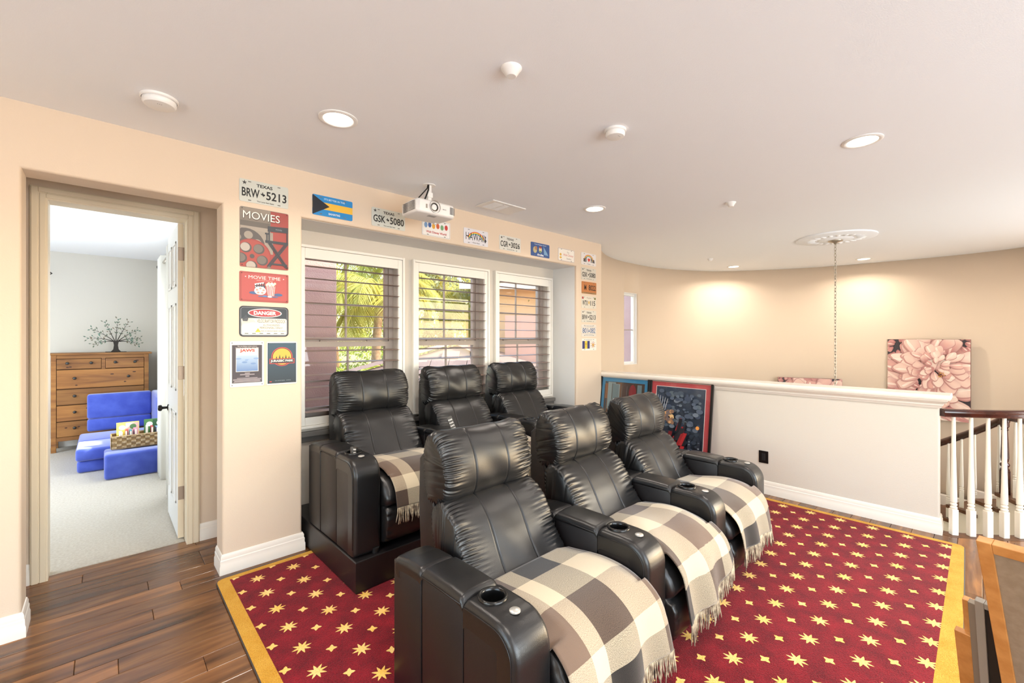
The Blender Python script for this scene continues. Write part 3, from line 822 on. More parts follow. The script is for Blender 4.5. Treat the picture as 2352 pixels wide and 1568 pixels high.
hand = MB(); pts = [onr(NA - 5.2 * k, LZ + 0.86) for k in range(9, 0, -1)] + [onr(NA, LZ + 0.86)]
pts += [onr(NA + 2 + 2.0 * k, LZ + 0.86 - 0.178 * (2.0 * k) / da - 0.06) for k in range(0, 44)]
hand.tube(pts, 0.040, 10); hand.build('handrail', wood_rail, sr, smooth=True, angle=60)

# ------------------------------------------------------------------ rug
RUG = [(0.512, 3.262), (4.617, 3.30), (4.600, 0.085), (0.50, 0.02)]
def round_quad(q, r, n=5):
    out = []
    for i, p in enumerate(q):
        p = Vector(p); a = (Vector(q[i - 1]) - p).normalized(); b = (Vector(q[(i + 1) % 4]) - p).normalized()
        for k in range(n + 1):
            t = k / n; out.append(tuple((p + a * r) * (1 - t) ** 2 + p * 2 * t * (1 - t) + (p + b * r) * t * t))
    return out
rug = MB().prism(round_quad(RUG, 0.05), 'z', 0.0005, 0.012).build('area_rug', rug_m)
tag(rug, 'crimson rug with gold stars and a gold border under the recliners', 'rug')
bd = MB(); rp = round_quad(RUG, 0.05)
bd.tube([(x, y, 0.006) for x, y in rp], 0.006, 6, closed=True); bd.build('edge_binding', gold_m, rug, smooth=True)

# ------------------------------------------------------------------ recliners
def noise1(seed, n, lo, hi, cnt=9):
    r = random.Random(seed); comp = [(r.uniform(0.4, 1.0), r.randint(lo, hi), r.uniform(0, 6.28)) for _ in range(cnt)]
    def f(t):
        s = sum(a * math.sin(2 * PI * k * t + p) for a, k, p in comp) / (cnt ** 0.5)
        return 1 - 2 * min(1.0, abs(s))
    return f
def bolster(prof, hw, x_c=0.0, seams=(), nv=190, edge=0.07, endscale=0.82, pucker=0.006, reach=0.05, seed=1, dome=0.0, freq=(14, 36), wob=0.0025):
    """stuffed cushion: closed profile in (y,z) swept across x, gathered at both ends, stitched at the seams"""
    P = spline([(a, b, 0) for a, b in prof], nv); c = sum(P, Vector()) / nv
    Nn = []
    for i in range(nv):
        t = (P[(i + 1) % nv] - P[i - 1]).normalized(); nrm = Vector((t.y, -t.x, 0))
        if nrm.dot(P[i] - c) < 0: nrm = -nrm
        Nn.append(nrm)
    xs = set(np.round(np.linspace(-hw, hw, 41), 4)) | set(np.round(hw - np.array([0.004, 0.01, 0.018, 0.028, 0.04]), 4)) | set(np.round(-hw + np.array([0.004, 0.01, 0.018, 0.028, 0.04]), 4))
    for s_ in seams:
        xs |= {round(s_ + d, 4) for d in (-0.012, -0.006, -0.0035, -0.0015, 0.0015, 0.0035, 0.006, 0.012)}
        xs -= {v for v in xs if abs(v - s_) < 0.001}
    xs = sorted(xs); fl_, fr_ = noise1(seed, nv, *freq), noise1(seed + 50, nv, *freq)
    r = random.Random(seed + 9); ph = [(r.uniform(2, 7), r.uniform(1, 4), r.uniform(0, 6)) for _ in range(5)]
    mb = MB(); pts = []
    for x in xs:
        d = hw - abs(x); e = min(1.0, d / edge); s_ = endscale + (1 - endscale) * math.sqrt(max(0, 1 - (1 - e) ** 2))
        f = fl_ if x < 0 else fr_
        for j in range(nv):
            v = j / nv; disp = pucker * math.exp(-((d - 0.012) / reach) ** 2) * f(v + 0.05 * d) if pucker else 0
            disp += wob * sum(math.sin(a * v * 6.28 * 0.6 + b * x * 9 + p) for a, b, p in ph) / 3
            disp += dome * (1 - (x / hw) ** 2)
            for sm in seams: disp -= 0.0055 * math.exp(-((x - sm) / 0.003) ** 2)
            q = c + (P[j] - c) * s_ + Nn[j] * disp
            pts.append((x_c + x, q.x, q.y))
    mb.grid(pts, len(xs), nv, closed_v=True)
    mb.fm = [0] * len(mb.f)
    for i in range(len(xs) - 1):
        if any(abs((xs[i] + xs[i + 1]) / 2 - sm) < 0.001 for sm in seams):
            for j in range(nv): mb.fm[i * nv + j] = 1
    for base_ in (0, (len(xs) - 1) * nv): mb.f.append(tuple(base_ + j for j in range(nv))); mb.fm.append(0)
    mb.m2 = thread_m
    return mb
AW = 0.088           # half width of an arm
ARM_TOP = 0.585
def pad_strip(path, hw, x_c, dome=0.007, skirt=0.05, pinch=0.014, drop=None, step=0.006, res=17):
    """leather pad: cross-section swept along a (y,z) path, rounded at the sides and pinched at both ends"""
    L = [0]
    for a, b in zip(path, path[1:]): L.append(L[-1] + math.hypot(b[0] - a[0], b[1] - a[1]))
    n = max(8, int(L[-1] / step)); sec = []
    r = 0.022
    for k in range(4): sec.append((-hw, -skirt + (skirt - r) * k / 3))
    for k in range(1, 6): sec.append((-hw + r - r * math.cos(PI / 2 * k / 5), -r + r * math.sin(PI / 2 * k / 5)))
    m = int((2 * hw - 2 * r) / step)
    for k in range(1, m): sec.append((-hw + r + (2 * hw - 2 * r) * k / m, 0))
    sec += [(-x, z) for x, z in sec[:9]][::-1]
    pts = []; j = 0
    for i in range(n + 1):
        t = L[-1] * i / n
        while j < len(L) - 2 and L[j + 1] < t: j += 1
        f = (t - L[j]) / (L[j + 1] - L[j]); a, b = Vector((*path[j], 0)), Vector((*path[j + 1], 0))
        p = a.lerp(b, f)
        i0, i1 = max(0, j - 0), j + 1
        d = (b - a).normalized(); nrm = Vector((d.y, -d.x, 0))
        if j + 2 < len(path):
            d2 = (Vector((*path[j + 2], 0)) - b).normalized(); d = d.lerp(d2, f).normalized() if len(path) > 4 else d; nrm = Vector((d.y, -d.x, 0))
        if nrm.dot(p - Vector((0.2, 0.3, 0))) < 0: nrm = -nrm
        ends = min(t, L[-1] - t); pz = -pinch * max(0, 1 - ends / 0.022) ** 2 if pinch else 0
        for (sx, sz) in sec:
            h = sz + (dome * (1 - (sx / hw) ** 2) if sz > -r else 0) + pz
            q = p + nrm * h
            pts.append((x_c + sx, q.x, q.y))
    mb = MB(); mb.grid(pts, n + 1, len(sec), drop=drop); return mb
def arc_path(cy, cz, r, a0, a1, n=10):
    return [(cy + r * math.cos(R(a0 + (a1 - a0) * k / n)), cz + r * math.sin(R(a0 + (a1 - a0) * k / n))) for k in range(n + 1)]
def build_arm(parent, xc):
    arm = MB()
    # three upholstered side blocks with creases between them
    f = [(0.062, 0.0), (0.062, 0.50), (-0.08, 0.50)] + arc_path(-0.095, 0.425, 0.09, 80, 180, 6) + [(-0.185, 0.0)]
    arm.prism([(a, max(b, 0.003)) for a, b in f], 'x', xc - AW + 0.003, xc + AW - 0.003, bevel=0.004)
    arm.bbox(xc - AW + 0.003, xc + AW - 0.003, 0.066, 0.334, 0.003, 0.556, b=0.007)
    arm.bbox(xc - AW + 0.001, xc + AW - 0.001, 0.338, 0.552, 0.003, 0.558, b=0.007)
    o = arm.build('arm', leather_side, parent, smooth=True, angle=35)
    top = [(0.062, ARM_TOP), (-0.02, ARM_TOP), (-0.065, ARM_TOP), (-0.09, ARM_TOP - 0.002)] + arc_path(-0.095, ARM_TOP - 0.112, 0.110, 88, 180, 10) + [(-0.2055, 0.34), (-0.205, 0.2), (-0.204, 0.006)]
    hole = lambda x, y, z: z > 0.55 and math.hypot(x - xc, y) < 0.047
    pad_strip(top, AW, xc, dome=0.005, skirt=0.088, drop=hole).build('console', leather, o, smooth=True)
    pad_strip([(0.338, ARM_TOP + 0.004), (0.25, ARM_TOP + 0.006), (0.15, ARM_TOP + 0.006), (0.064, ARM_TOP + 0.002)], AW + 0.001, xc, dome=0.008, skirt=0.030, pinch=0.02).build('arm_lid', leather, o, smooth=True)
    pad_strip([(0.556, 0.49), (0.556, 0.528), (0.552, 0.55), (0.54, 0.564), (0.52, 0.571), (0.45, 0.581), (0.34, ARM_TOP)], AW, xc, dome=0.006, skirt=0.05, pinch=0.012).build('arm_rear_pad', leather, o, smooth=True)
    T_ = ARM_TOP
    for sx in (-1, 1):
        pth = [(0.058, T_ - 0.023), (-0.02, T_ - 0.023), (-0.09, T_ - 0.023)] + arc_path(-0.095, T_ - 0.112, 0.089, 88, 180, 8) + [(-0.184, 0.34), (-0.183, 0.05)]
        MB().tube([(xc + sx * (AW + 0.0004), a, b) for a, b in pth], 0.0022, 5).build('piping', leather_side, o, smooth=True)
        MB().tube([(xc + sx * (AW + 0.0014), a, T_ - 0.019) for a in (0.330, 0.2, 0.072)], 0.0022, 5).build('piping', leather_side, o, smooth=True)
    cup = MB().lathe([(0.0555, 0.000), (0.0555, 0.006), (0.052, 0.0095), (0.047, 0.0095), (0.0425, 0.006), (0.041, -0.005), (0.039, -0.075), (0.001, -0.076)], (xc, 0, ARM_TOP + 0.003), 36)
    cup.build('cup_holder', dark_m, o, smooth=True, angle=60)
    MB().lathe([(0.0195, 0.0), (0.0195, 0.004), (0.016, 0.0065), (0.001, 0.0075)], (xc, -0.113, ARM_TOP + 0.002), 24).build('control_button', button_m, o, smooth=True, angle=50)
    return o
HEAD = [(0.525, 0.728), (0.470, 0.758), (0.442, 0.82), (0.443, 0.90), (0.466, 0.975), (0.508, 1.038), (0.556, 1.066), (0.600, 1.052), (0.624, 1.00), (0.630, 0.92), (0.620, 0.80), (0.585, 0.73)]
LUMB = [(0.165, 0.40), (0.225, 0.455), (0.275, 0.53), (0.322, 0.615), (0.378, 0.70), (0.45, 0.755), (0.52, 0.757), (0.555, 0.68), (0.51, 0.50), (0.42, 0.36), (0.28, 0.33)]
SEAT = [(0.40, 0.40), (0.20, 0.445), (0.02, 0.462), (-0.11, 0.455), (-0.20, 0.418), (-0.248, 0.352), (-0.258, 0.30), (-0.20, 0.265), (0.0, 0.25), (0.40, 0.28)]
FOOT = [(-0.12, 0.275), (-0.232, 0.275), (-0.268, 0.24), (-0.275, 0.17), (-0.255, 0.09), (-0.21, 0.045), (-0.12, 0.045)]
def recliner(label, group, loc, rz, pitch, left_arm, seed, back_shift=0.02, back_lean=0.0, head_hw=0.288):
    o = empty('recliner', loc, rz); tag(o, label, 'recliner', group)
    if left_arm: build_arm(o, 0.0)
    build_arm(o, pitch)
    xc = pitch / 2; hw = pitch / 2 - AW
    def sh(p): return [(a + back_shift + back_lean * (b - 0.4), b) for a, b in p]
    sb = MB().prism([(a + back_shift + back_lean * (b - 0.4), b) for a, b in [(0.40, 0.12), (0.49, 0.52), (0.545, 0.72), (0.565, 0.935), (0.59, 0.955), (0.64, 0.958), (0.672, 0.93), (0.68, 0.7), (0.66, 0.4), (0.58, 0.12)]], 'x', xc - 0.284, xc + 0.284, bevel=0.014, seg=3)
    sb.build('backrest_shell', leather_side, o, smooth=True, angle=35)
    bolster(sh(LUMB), 0.300, xc, seams=(-0.105, 0.105), pucker=0.010, reach=0.065, seed=seed, endscale=0.88, edge=0.06, wob=0.003).build('lumbar_cushion', leather, o, smooth=True)
    bolster(sh(HEAD), head_hw, xc, seams=(-0.105, 0.105), pucker=0.011, reach=0.065, seed=seed + 3, endscale=0.82, edge=0.07, wob=0.0035).build('headrest_cushion', leather, o, smooth=True)
    bolster(SEAT, hw - 0.004, xc, pucker=0.006, reach=0.03, seed=seed + 5, endscale=0.86, edge=0.04, nv=72).build('seat_cushion', leather, o, smooth=True)
    bolster(FOOT, hw - 0.006, xc, pucker=0.006, reach=0.03, seed=seed + 7, endscale=0.88, edge=0.04, nv=64).build('footrest', leather, o, smooth=True)
    MB().bbox(xc - hw + 0.01, xc + hw - 0.01, -0.17, 0.60, 0.03, 0.27, b=0.01).build('base_frame', leather_side, o)
    for (fx, fy) in ((0.05, -0.2), (pitch - 0.05, -0.2), (0.05, 0.5), (pitch - 0.05, 0.5)):
        MB().lathe([(0.02, 0.0), (0.024, 0.032)], (fx if left_arm else max(fx, 0.16), fy, 0), 12, cap=True).build('foot', pblack, o)
    return o
FP = 0.825; FO = (1.023, 1.198); FTH = R(1.2)
front_labels = ['black leather recliner of the front row with a bare outer arm facing the rug',
                'black leather middle recliner of the front row under a rumpled plaid throw',
                'black leather recliner of the front row beside the half wall']
back_labels = ['black leather recliner on the riser nearest the movie signs',
               'black leather recliner on the riser in front of the middle window',
               'black leather recliner on the riser in front of the window nearest the half wall']
def row_loc(o, th, pitch, i, drift, z):
    return (o[0] + i * pitch * math.cos(th), o[1] + i * (pitch * math.sin(th) + drift), z)
for i in range(3):
    recliner(front_labels[i], 'front row of recliners', row_loc(FO, FTH, FP, i, 0.026, 0.012), FTH, FP, i == 0, 11 + i * 20)
BP = 0.836; BO = (1.180, 2.768); BTH = R(1.0); RZ = 0.20
for i in range(3):
    recliner(back_labels[i], 'back row of recliners', row_loc(BO, BTH, BP, i, 0.03, RZ), BTH, BP, i == 0, 101 + i * 20, back_shift=0.08, head_hw=0.302)
# riser platform under the back row
rp_ = [(1.088, 2.520), (3.86, 2.640), (3.86, 3.70), (1.076, 3.70)]
ri = MB().prism(rp_, 'z', 0.0125, RZ, bevel=0.006).build('seat_riser', leather_side)
tag(ri, 'low black riser platform carrying the back row of recliners', 'platform')

# throws on the seats
def throw(label, loc, rz, pitch, y_back, drop_z, seed, x0=-0.30, x1=0.30, off=(0, 0), corner=0.0, skew=0.0, group='plaid throws on the recliners', rumple=0.004):
    o_ = empty('plaid_throw', loc, rz); tag(o_, label, 'throw', group)
    xc = pitch / 2
    front = [(0.30, 0.455), (0.20, 0.462), (0.02, 0.480), (-0.11, 0.472), (-0.192, 0.440), (-0.250, 0.385), (-0.272, 0.320), (-0.284, 0.25), (-0.290, 0.18), (-0.293, 0.10), (-0.295, 0.0)]
    P = spline([(a, b, 0) for a, b in front], 220, closed=False)
    L = [0]
    for a, b in zip(P, P[1:]): L.append(L[-1] + (b - a).length)
    def at(t):
        k = min(range(len(L)), key=lambda i: abs(L[i] - t)) if False else int(np.searchsorted(L, t))
        k = min(max(k, 1), len(P) - 1); return P[k], (P[k] - P[k - 1]).normalized()
    t0 = next(L[i] for i in range(len(P)) if P[i].x <= y_back)
    r = random.Random(seed); ph = [(r.uniform(6, 16), r.uniform(4, 12), r.uniform(0, 6)) for _ in range(4)]
    nu, nv = 49, 70; pts = []; uvs = []; edge = []
    t_end = next((L[i] for i in range(len(P)) if P[i].y <= drop_z and P[i].x < -0.15), L[-1])
    for i in range(nu):
        u = i / (nu - 1); x = x0 + (x1 - x0) * u
        te = t_end + corner * max(0, (u - 0.5) * 2) ** 2 + skew * (u - 0.5)
        for j in range(nv):
            v = j / (nv - 1); t = t0 + (te - t0) * v
            p, d = at(min(t, L[-1])); nrm = Vector((d.y, -d.x, 0))
            if nrm.x > 0 and abs(nrm.x) > abs(nrm.y): nrm = -nrm
            if nrm.y < 0 and abs(nrm.y) >= abs(nrm.x): nrm = -nrm
            h = 0.006 + rumple * (1 + sum(math.sin(a * x + b * t + c) for a, b, c in ph) / 2)
            hang = max(0, (t - t0) - 0.40)
            h += hang * 0.05 * (1 + math.sin(24 * x + seed))
            sag = 0.02 * max(0, abs(x) / 0.30 - 0.75) * 4
            q = p + nrm * h
            pts.append((xc + x, q.x, q.y - (sag if p.x > -0.18 else 0))); uvs.append((x + off[0], t - t_end + off[1]))
            if j == nv - 1: edge.append(Vector(pts[-1]))
    mb = MB(); mb.grid(pts, nu, nv); mb.uv = uvs
    c = mb.build('cloth', plaid_material('plaid_wool_%d' % seed, 0, 0), o_, smooth=True)
    s = c.modifiers.new('thickness', 'SOLIDIFY'); s.thickness = 0.004; s.offset = 1
    fr = MB(); k = 0
    L2 = len(edge)
    for q in np.arange(0.2, L2 - 1, 0.62):
        i = int(q); e = edge[i].lerp(edge[i + 1], q - i); ln = r.uniform(0.075, 0.105); sx, sy = r.uniform(-0.022, 0.022), r.uniform(-0.012, 0.004)
        path_ = [e + Vector((sx * t * t, sy * t - 0.004, -ln * t)) for t in (0, 0.35, 0.7, 1.0)]
        for p_ in path_: p_.z = max(p_.z, 0.004)
        fr.tube(path_, [0.0030, 0.0032, 0.0034, 0.0020], 5)
    f = fr.build('fringe', fringe_m, o_, smooth=True); f['kind'] = 'stuff'
    return o_
def rl(i): l = row_loc(FO, FTH, FP, i, 0.026, 0.012); return l
throw('cream and charcoal plaid throw lying flat on the front recliner with the bare outer arm', rl(0), FTH, FP, 0.235, 0.205, 1, off=(0.0, 0.0), x0=-0.315, x1=0.318)
throw('rumpled plaid throw on the middle recliner of the front row', rl(1), FTH, FP, 0.235, 0.20, 2, off=(0.30, 0.03), corner=-0.06, skew=-0.05, rumple=0.009, x0=-0.265, x1=0.318)
throw('plaid throw on the front recliner beside the half wall', rl(2), FTH, FP, 0.235, 0.22, 3, off=(0.10, 0.02), rumple=0.006, x0=-0.27, x1=0.318)
b0 = row_loc(BO, BTH, BP, 0, 0.03, RZ); b1 = row_loc(BO, BTH, BP, 1, 0.03, RZ)
throw('brown edged plaid throw on the riser recliner nearest the movie signs', b0, BTH, BP, 0.235, 0.27, 4, off=(0.0, 0.0), x0=-0.27, x1=0.318)
throw('plaid throw on the middle recliner of the riser', b1, BTH, BP, 0.235, 0.27, 5, off=(0.1, 0.1), x0=-0.28, x1=0.30)
# remotes
rm = MB().bbox(-0.022, 0.022, -0.010, 0.010, 0, 0.105, b=0.005)
r1 = rm.build('remote_control', mat('remote_grey', '#4A4744', 0.4)); r1.location = (BO[0] + 0.004, BO[1] + 0.006, RZ + ARM_TOP - 0.066); r1.rotation_euler = (R(-12), R(14), R(30))
tag(r1, 'grey remote control standing in the cup holder of the outer riser arm', 'remote')
for k in range(8):
    MB().bbox(-0.014 + 0.014 * (k % 2), -0.004 + 0.014 * (k % 2), -0.0125, -0.0095, 0.02 + 0.020 * (k // 2), 0.030 + 0.020 * (k // 2), b=0.001).build('remote_button', white_pl, r1)
r2 = MB().bbox(-0.020, 0.020, -0.009, 0.009, 0, 0.205, b=0.005).build('remote_control', mat('remote_dark', '#5A5753', 0.4))
r2.location = (b1[0] + 0.018, b1[1] - 0.016, RZ + ARM_TOP - 0.062); z_ = Vector((-0.26, 0.26, 0.92)).normalized(); y_ = Vector((0.55, 0.83, 0)); y_ = (y_ - z_ * y_.dot(z_)).normalized(); x_ = y_.cross(z_)
r2.rotation_euler = Matrix((x_, y_, z_)).transposed().to_euler()
tag(r2, 'dark slim remote control standing in the cup holder between two riser seats', 'remote')
for k in range(12):
    MB().bbox(-0.014 + 0.011 * (k % 3), -0.006 + 0.011 * (k % 3), -0.0115, -0.0085, 0.10 + 0.024 * (k // 3), 0.112 + 0.024 * (k // 3), b=0.001).build('remote_button', white_pl, r2)

# ------------------------------------------------------------------ ceiling fixtures
def downlight(x, y, power, label, spread=R(150)):
    o = empty('recessed_light', (x, y, ZC)); tag(o, label, 'ceiling light', 'recessed ceiling lights')
    MB().lathe([(0.102, 0.0), (0.102, -0.004), (0.094, -0.008), (0.080, -0.007), (0.076, -0.003), (0.076, 0.0)], (0, 0, 0), 36).build('trim_ring', white_pl, o, smooth=True, angle=50)
    MB().lathe([(0.077, -0.0035), (0.04, -0.0045), (0.0005, -0.005)], (0, 0, 0), 36).build('lens', lens_m, o, smooth=True)
    lamp('downlight_bulb', 'AREA', (0, 0, -0.012), power, WARM, size=0.14, parent=o, spread=spread)
    return o
PWR = 13
downlight(0.947, 2.423, PWR, 'lit recessed light above the outer end of the back row')
downlight(3.403, 0.497, PWR, 'lit recessed light above the rug near the stair railing')
downlight(3.359, 2.467, PWR, 'lit recessed light beside the ceiling air vent')
downlight(7.80, 2.86, 14, 'lit recessed light above the curved stairwell wall near the slim window')
downlight(8.50, 1.225, 14, 'lit recessed light above the large peony painting side of the stairwell')
for (x, y, t_) in ((0.947, 0.497, 'above the open floor before the front row'), (0.947, -1.45, 'by the middle of the rear window wall'), (3.403, -1.45, 'by the stair end of the rear window wall'), (-1.3, 1.4, 'beside the loft side window'), (7.9, -0.9, 'above the stair landing')):  # unseen lights added to brighten the room
    downlight(x, y, PWR, 'added unseen downlight ' + t_)
def smoke(x, y, label, r=0.07, style=0):
    o = empty('smoke_detector', (x, y, ZC)); tag(o, label, 'smoke detector')
    MB().lathe([(r, 0), (r, -0.010), (r * 0.93, -0.014)], (0, 0, 0), 36).build('base_plate', white_pl, o, smooth=True, angle=40)
    MB().lathe([(r * 0.90, -0.012), (r * 0.90, -0.030), (r * 0.80, -0.040), (r * 0.35, -0.044), (0.0005, -0.044)], (0, 0, 0), 36).build('cover', white_pl, o, smooth=True, angle=40)
    for k in range(3):
        MB().lathe([(0.0022, -0.0448), (0.0005, -0.0452)], (-0.01 + 0.008 * k, -r * 0.45, 0), 8).build('vent_hole', pblack, o)
smoke(0.205, 2.83, 'round white smoke detector near the wall above the bedroom doorway', 0.078)
smoke(2.178, 1.454, 'round white smoke detector in the middle of the ceiling', 0.062)
smoke(3.55, -0.385, 'round white smoke detector on the ceiling toward the stair railing side', 0.065)
def sprinkler(x, y, r, label):
    o = empty('sprinkler_cap', (x, y, ZC)); tag(o, label, 'sprinkler cap')
    MB().lathe([(r, 0), (r, -0.003), (r * 0.85, -0.012)], (0, 0, 0), 30).build('flange', white_pl, o, smooth=True, angle=40)
    MB().lathe([(r * 0.86, -0.011), (r * 0.5, -0.036), (r * 0.44, -0.038), (0.0005, -0.038)], (0, 0, 0), 30).build('cap', white_pl, o, smooth=True, angle=30)
sprinkler(1.337, 1.439, 0.048, 'white cone shaped sprinkler cap on the open ceiling between the lights')
sprinkler(4.098, 1.525, 0.042, 'small white sprinkler cap on the ceiling above the half wall')
sprinkler(6.77, 2.82, 0.042, 'small sprinkler cap on the ceiling over the stairwell')
# air register
vx0, vx1, vy0, vy1 = 2.485, 2.890, 2.905, 3.150
v = empty('air_vent', ((vx0 + vx1) / 2, (vy0 + vy1) / 2, ZC)); tag(v, 'white rectangular air register on the ceiling beside the projector', 'air vent')
hx, hy = (vx1 - vx0) / 2, (vy1 - vy0) / 2
f = MB()
for (a, b, c, d) in ((-hx, -hx + 0.05, -hy, hy), (hx - 0.17, hx, -hy, hy), (-hx + 0.05, hx - 0.17, -hy, -hy + 0.035), (-hx + 0.05, hx - 0.17, hy - 0.035, hy), (-0.045, -0.03, -hy + 0.035, hy - 0.035)):
    f.bbox(a, b, c, d, -0.008, 0.0, b=0.0025, seg=1)
f.build('register_frame', white_pl, v)
MB().box(-hx + 0.03, hx - 0.15, -hy + 0.03, hy - 0.03, -0.0015, 0).build('duct_backing', mat('duct_shadow', '#8C8A84', 0.8), v)
for (a, b) in ((-hx + 0.05, -0.045), (-0.03, hx - 0.17)):
    for k in range(9):
        y_ = -hy + 0.045 + k * 0.0195
        MB().add([(a, y_, -0.002), (b, y_, -0.002), (b, y_ + 0.007, -0.0085), (a, y_ + 0.007, -0.0085), (a, y_ + 0.0015, -0.002), (b, y_ + 0.0015, -0.002), (b, y_ + 0.0085, -0.0085), (a, y_ + 0.0085, -0.0085)],
                 [(0, 1, 2, 3), (4, 7, 6, 5), (0, 4, 5, 1), (3, 2, 6, 7), (0, 3, 7, 4), (1, 5, 6, 2)]).build('slat', white_pl, v)

# ------------------------------------------------------------------ projector
pj = empty('projector', (1.835, 2.915, 2.455)); tag(pj, 'white projector hanging from the ceiling in front of the license plates', 'projector')
body = [(-0.172, -0.10), (-0.15, -0.122), (0.15, -0.122), (0.172, -0.10), (0.176, 0.0), (0.165, 0.115), (0.13, 0.128), (-0.13, 0.128), (-0.165, 0.115), (-0.176, 0.0)]
MB().prism([(x * 0.985, y * 0.985) for x, y in body], 'z', 0.0, 0.105, bevel=0.022, seg=4).build('housing', white_pl, pj, smooth=True, angle=40)
ln = MB().lathe([(0.046, -0.006), (0.046, 0.0), (0.044, 0.004), (0.034, 0.028), (0.030, 0.030)], (-0.02, 0, 0), 32, 'y')
ln.v = [(x, -0.122 + y, z + 0.058) for x, y, z in ln.v]
ln.build('lens_recess', mat('warm_grey_plastic', '#A49C92', 0.35), pj, smooth=True, angle=40)
l2 = MB().lathe([(0.030, -0.004), (0.028, -0.008), (0.024, -0.006), (0.020, 0.004), (0.0005, 0.006)], (-0.024, -0.118, 0.055), 28, 'y')
l2.build('lens', dark_m, pj, smooth=True)
MB().lathe([(0.031, -0.004), (0.0325, -0.008), (0.028, -0.010)], (-0.024, -0.117, 0.055), 28, 'y').build('lens_ring', metal_m, pj, smooth=True)
MB().bbox(-0.098, -0.084, -0.1235, -0.119, 0.036, 0.066, b=0.002).build('infrared_window', mat('warm_grey_plastic', '#A49C92'), pj)
for k in range(5):
    MB().box(0.118 + 0.010 * k, 0.1225 + 0.010 * k, -0.1235 + 0.004 * max(0, k - 2), -0.117, 0.026, 0.082).build('vent_slot', mat('vent_grey', '#6E6A66', 0.6), pj)
gr = MB()
for i in range(10):
    for j in range(7):
        gr.box(-0.1752, -0.169, -0.085 + i * 0.017, -0.075 + i * 0.017, 0.022 + j * 0.010, 0.026 + j * 0.010)
gr.build('side_grille', mat('vent_grey', '#6E6A66'), pj)
MB().bbox(-0.045, 0.02, -0.085, -0.045, -0.0015, 0.002, b=0.001).build('filter_hatch', mat('hatch_grey', '#A9A9A7', 0.5), pj)
a = Art(0); a.text('BenQ', 0, 0, 0.008, 0.03, '#55565A', 0.02); lg = a.build(pj, 'maker_mark'); lg.location = (0.065, -0.1236, 0.052); lg.rotation_euler = (PI / 2, 0, 0)
MB().lathe([(0.012, 0.0), (0.012, -0.01), (0.0005, -0.01)], (0.12, 0.09, 0.0), 14).build('foot', white_pl, pj)
mt = empty('projector_mount', (1.885, 2.985, 2.55)); tag(mt, 'white bracket pole holding the projector to the ceiling', 'mount')
MB().lathe([(0.05, 0.186), (0.05, 0.19)], (0, 0, 0), 24, cap=True).build('ceiling_plate', white_pl, mt)
MB().bbox(-0.016, 0.016, -0.012, 0.012, 0.02, 0.188, b=0.003).build('pole', white_pl, mt)
MB().bbox(-0.024, 0.024, -0.02, 0.02, 0.09, 0.13, b=0.004).build('swivel_joint', white_pl, mt)
MB().bbox(-0.07, 0.03, -0.06, 0.03, 0.0105, 0.02, b=0.003).build('mount_arm', white_pl, mt)
cb = MB().tube([(1.868, 2.975, 2.735), (1.85, 2.96, 2.70), (1.76, 2.94, 2.60), (1.735, 2.95, 2.557)], 0.0045, 8); cbo = cb.build('power_cable', pblack, smooth=True)
tag(cbo, 'black cable running from the ceiling to the outer side of the projector', 'cable')
cb = MB().tube([(1.872, 2.972, 2.735), (1.86, 2.955, 2.69), (1.825, 2.94, 2.62), (1.80, 2.95, 2.558)], 0.006, 8); cbo = cb.build('signal_cable', pblack, smooth=True)
tag(cbo, 'thicker black cable running from the ceiling to the middle of the projector', 'cable')

# ------------------------------------------------------------------ chandelier chain and ceiling medallion
md = empty('ceiling_medallion', (SCX, SCY, ZC)); tag(md, 'round white plaster medallion on the stairwell ceiling', 'medallion')
MB().lathe([(0.40, 0), (0.40, -0.012), (0.38, -0.02), (0.33, -0.018), (0.31, -0.026), (0.18, -0.022), (0.16, -0.034), (0.08, -0.036), (0.0005, -0.036)], (0, 0, 0), 64).build('disc', ceil_m, md, smooth=True, angle=30)
leafm = MB().lathe([(0.034, 0), (0.028, -0.008), (0.0005, -0.012)], (0, 0, 0), 10)
for k in range(22):
    o = MB(); o.v = list(leafm.v); o.f = list(leafm.f); l = o.build('relief_leaf', ceil_m, md, smooth=True) if k == 0 else bpy.data.objects.new('relief_leaf', lm)
    if k == 0: lm = l.data
    else: COL.objects.link(l); l.parent = md
    l.location = (0.25 * math.cos(2 * PI * k / 22), 0.25 * math.sin(2 * PI * k / 22), -0.022); l.scale = (1.5, 0.8, 1); l.rotation_euler = (0, 0, 2 * PI * k / 22)
ch = empty('chandelier_chain', (SCX, SCY, ZC - 0.04)); tag(ch, 'silver chandelier chain hanging down the stairwell from the medallion', 'chain')
MB().lathe([(0.075, 0.003), (0.073, -0.006), (0.05, -0.016), (0.02, -0.022), (0.012, -0.04), (0.0005, -0.042)], (0, 0, 0), 32).build('canopy', metal_m, ch, smooth=True)
link = MB().tube([(0.011 * math.cos(t), 0, 0.024 * math.sin(t)) for t in np.linspace(0, 2 * PI, 17)[:-1]], 0.0036, 6, closed=True)
lk = None
for k in range(60):
    l = link.build('chain_link', metal_m, ch, smooth=True) if lk is None else bpy.data.objects.new('chain_link', lk)
    if lk is None: lk = l.data
    else: COL.objects.link(l); l.parent = ch
    l.location = (0, 0, -0.06 - k * 0.038); l.rotation_euler = (0, 0, R(45) + (k % 2) * PI / 2)

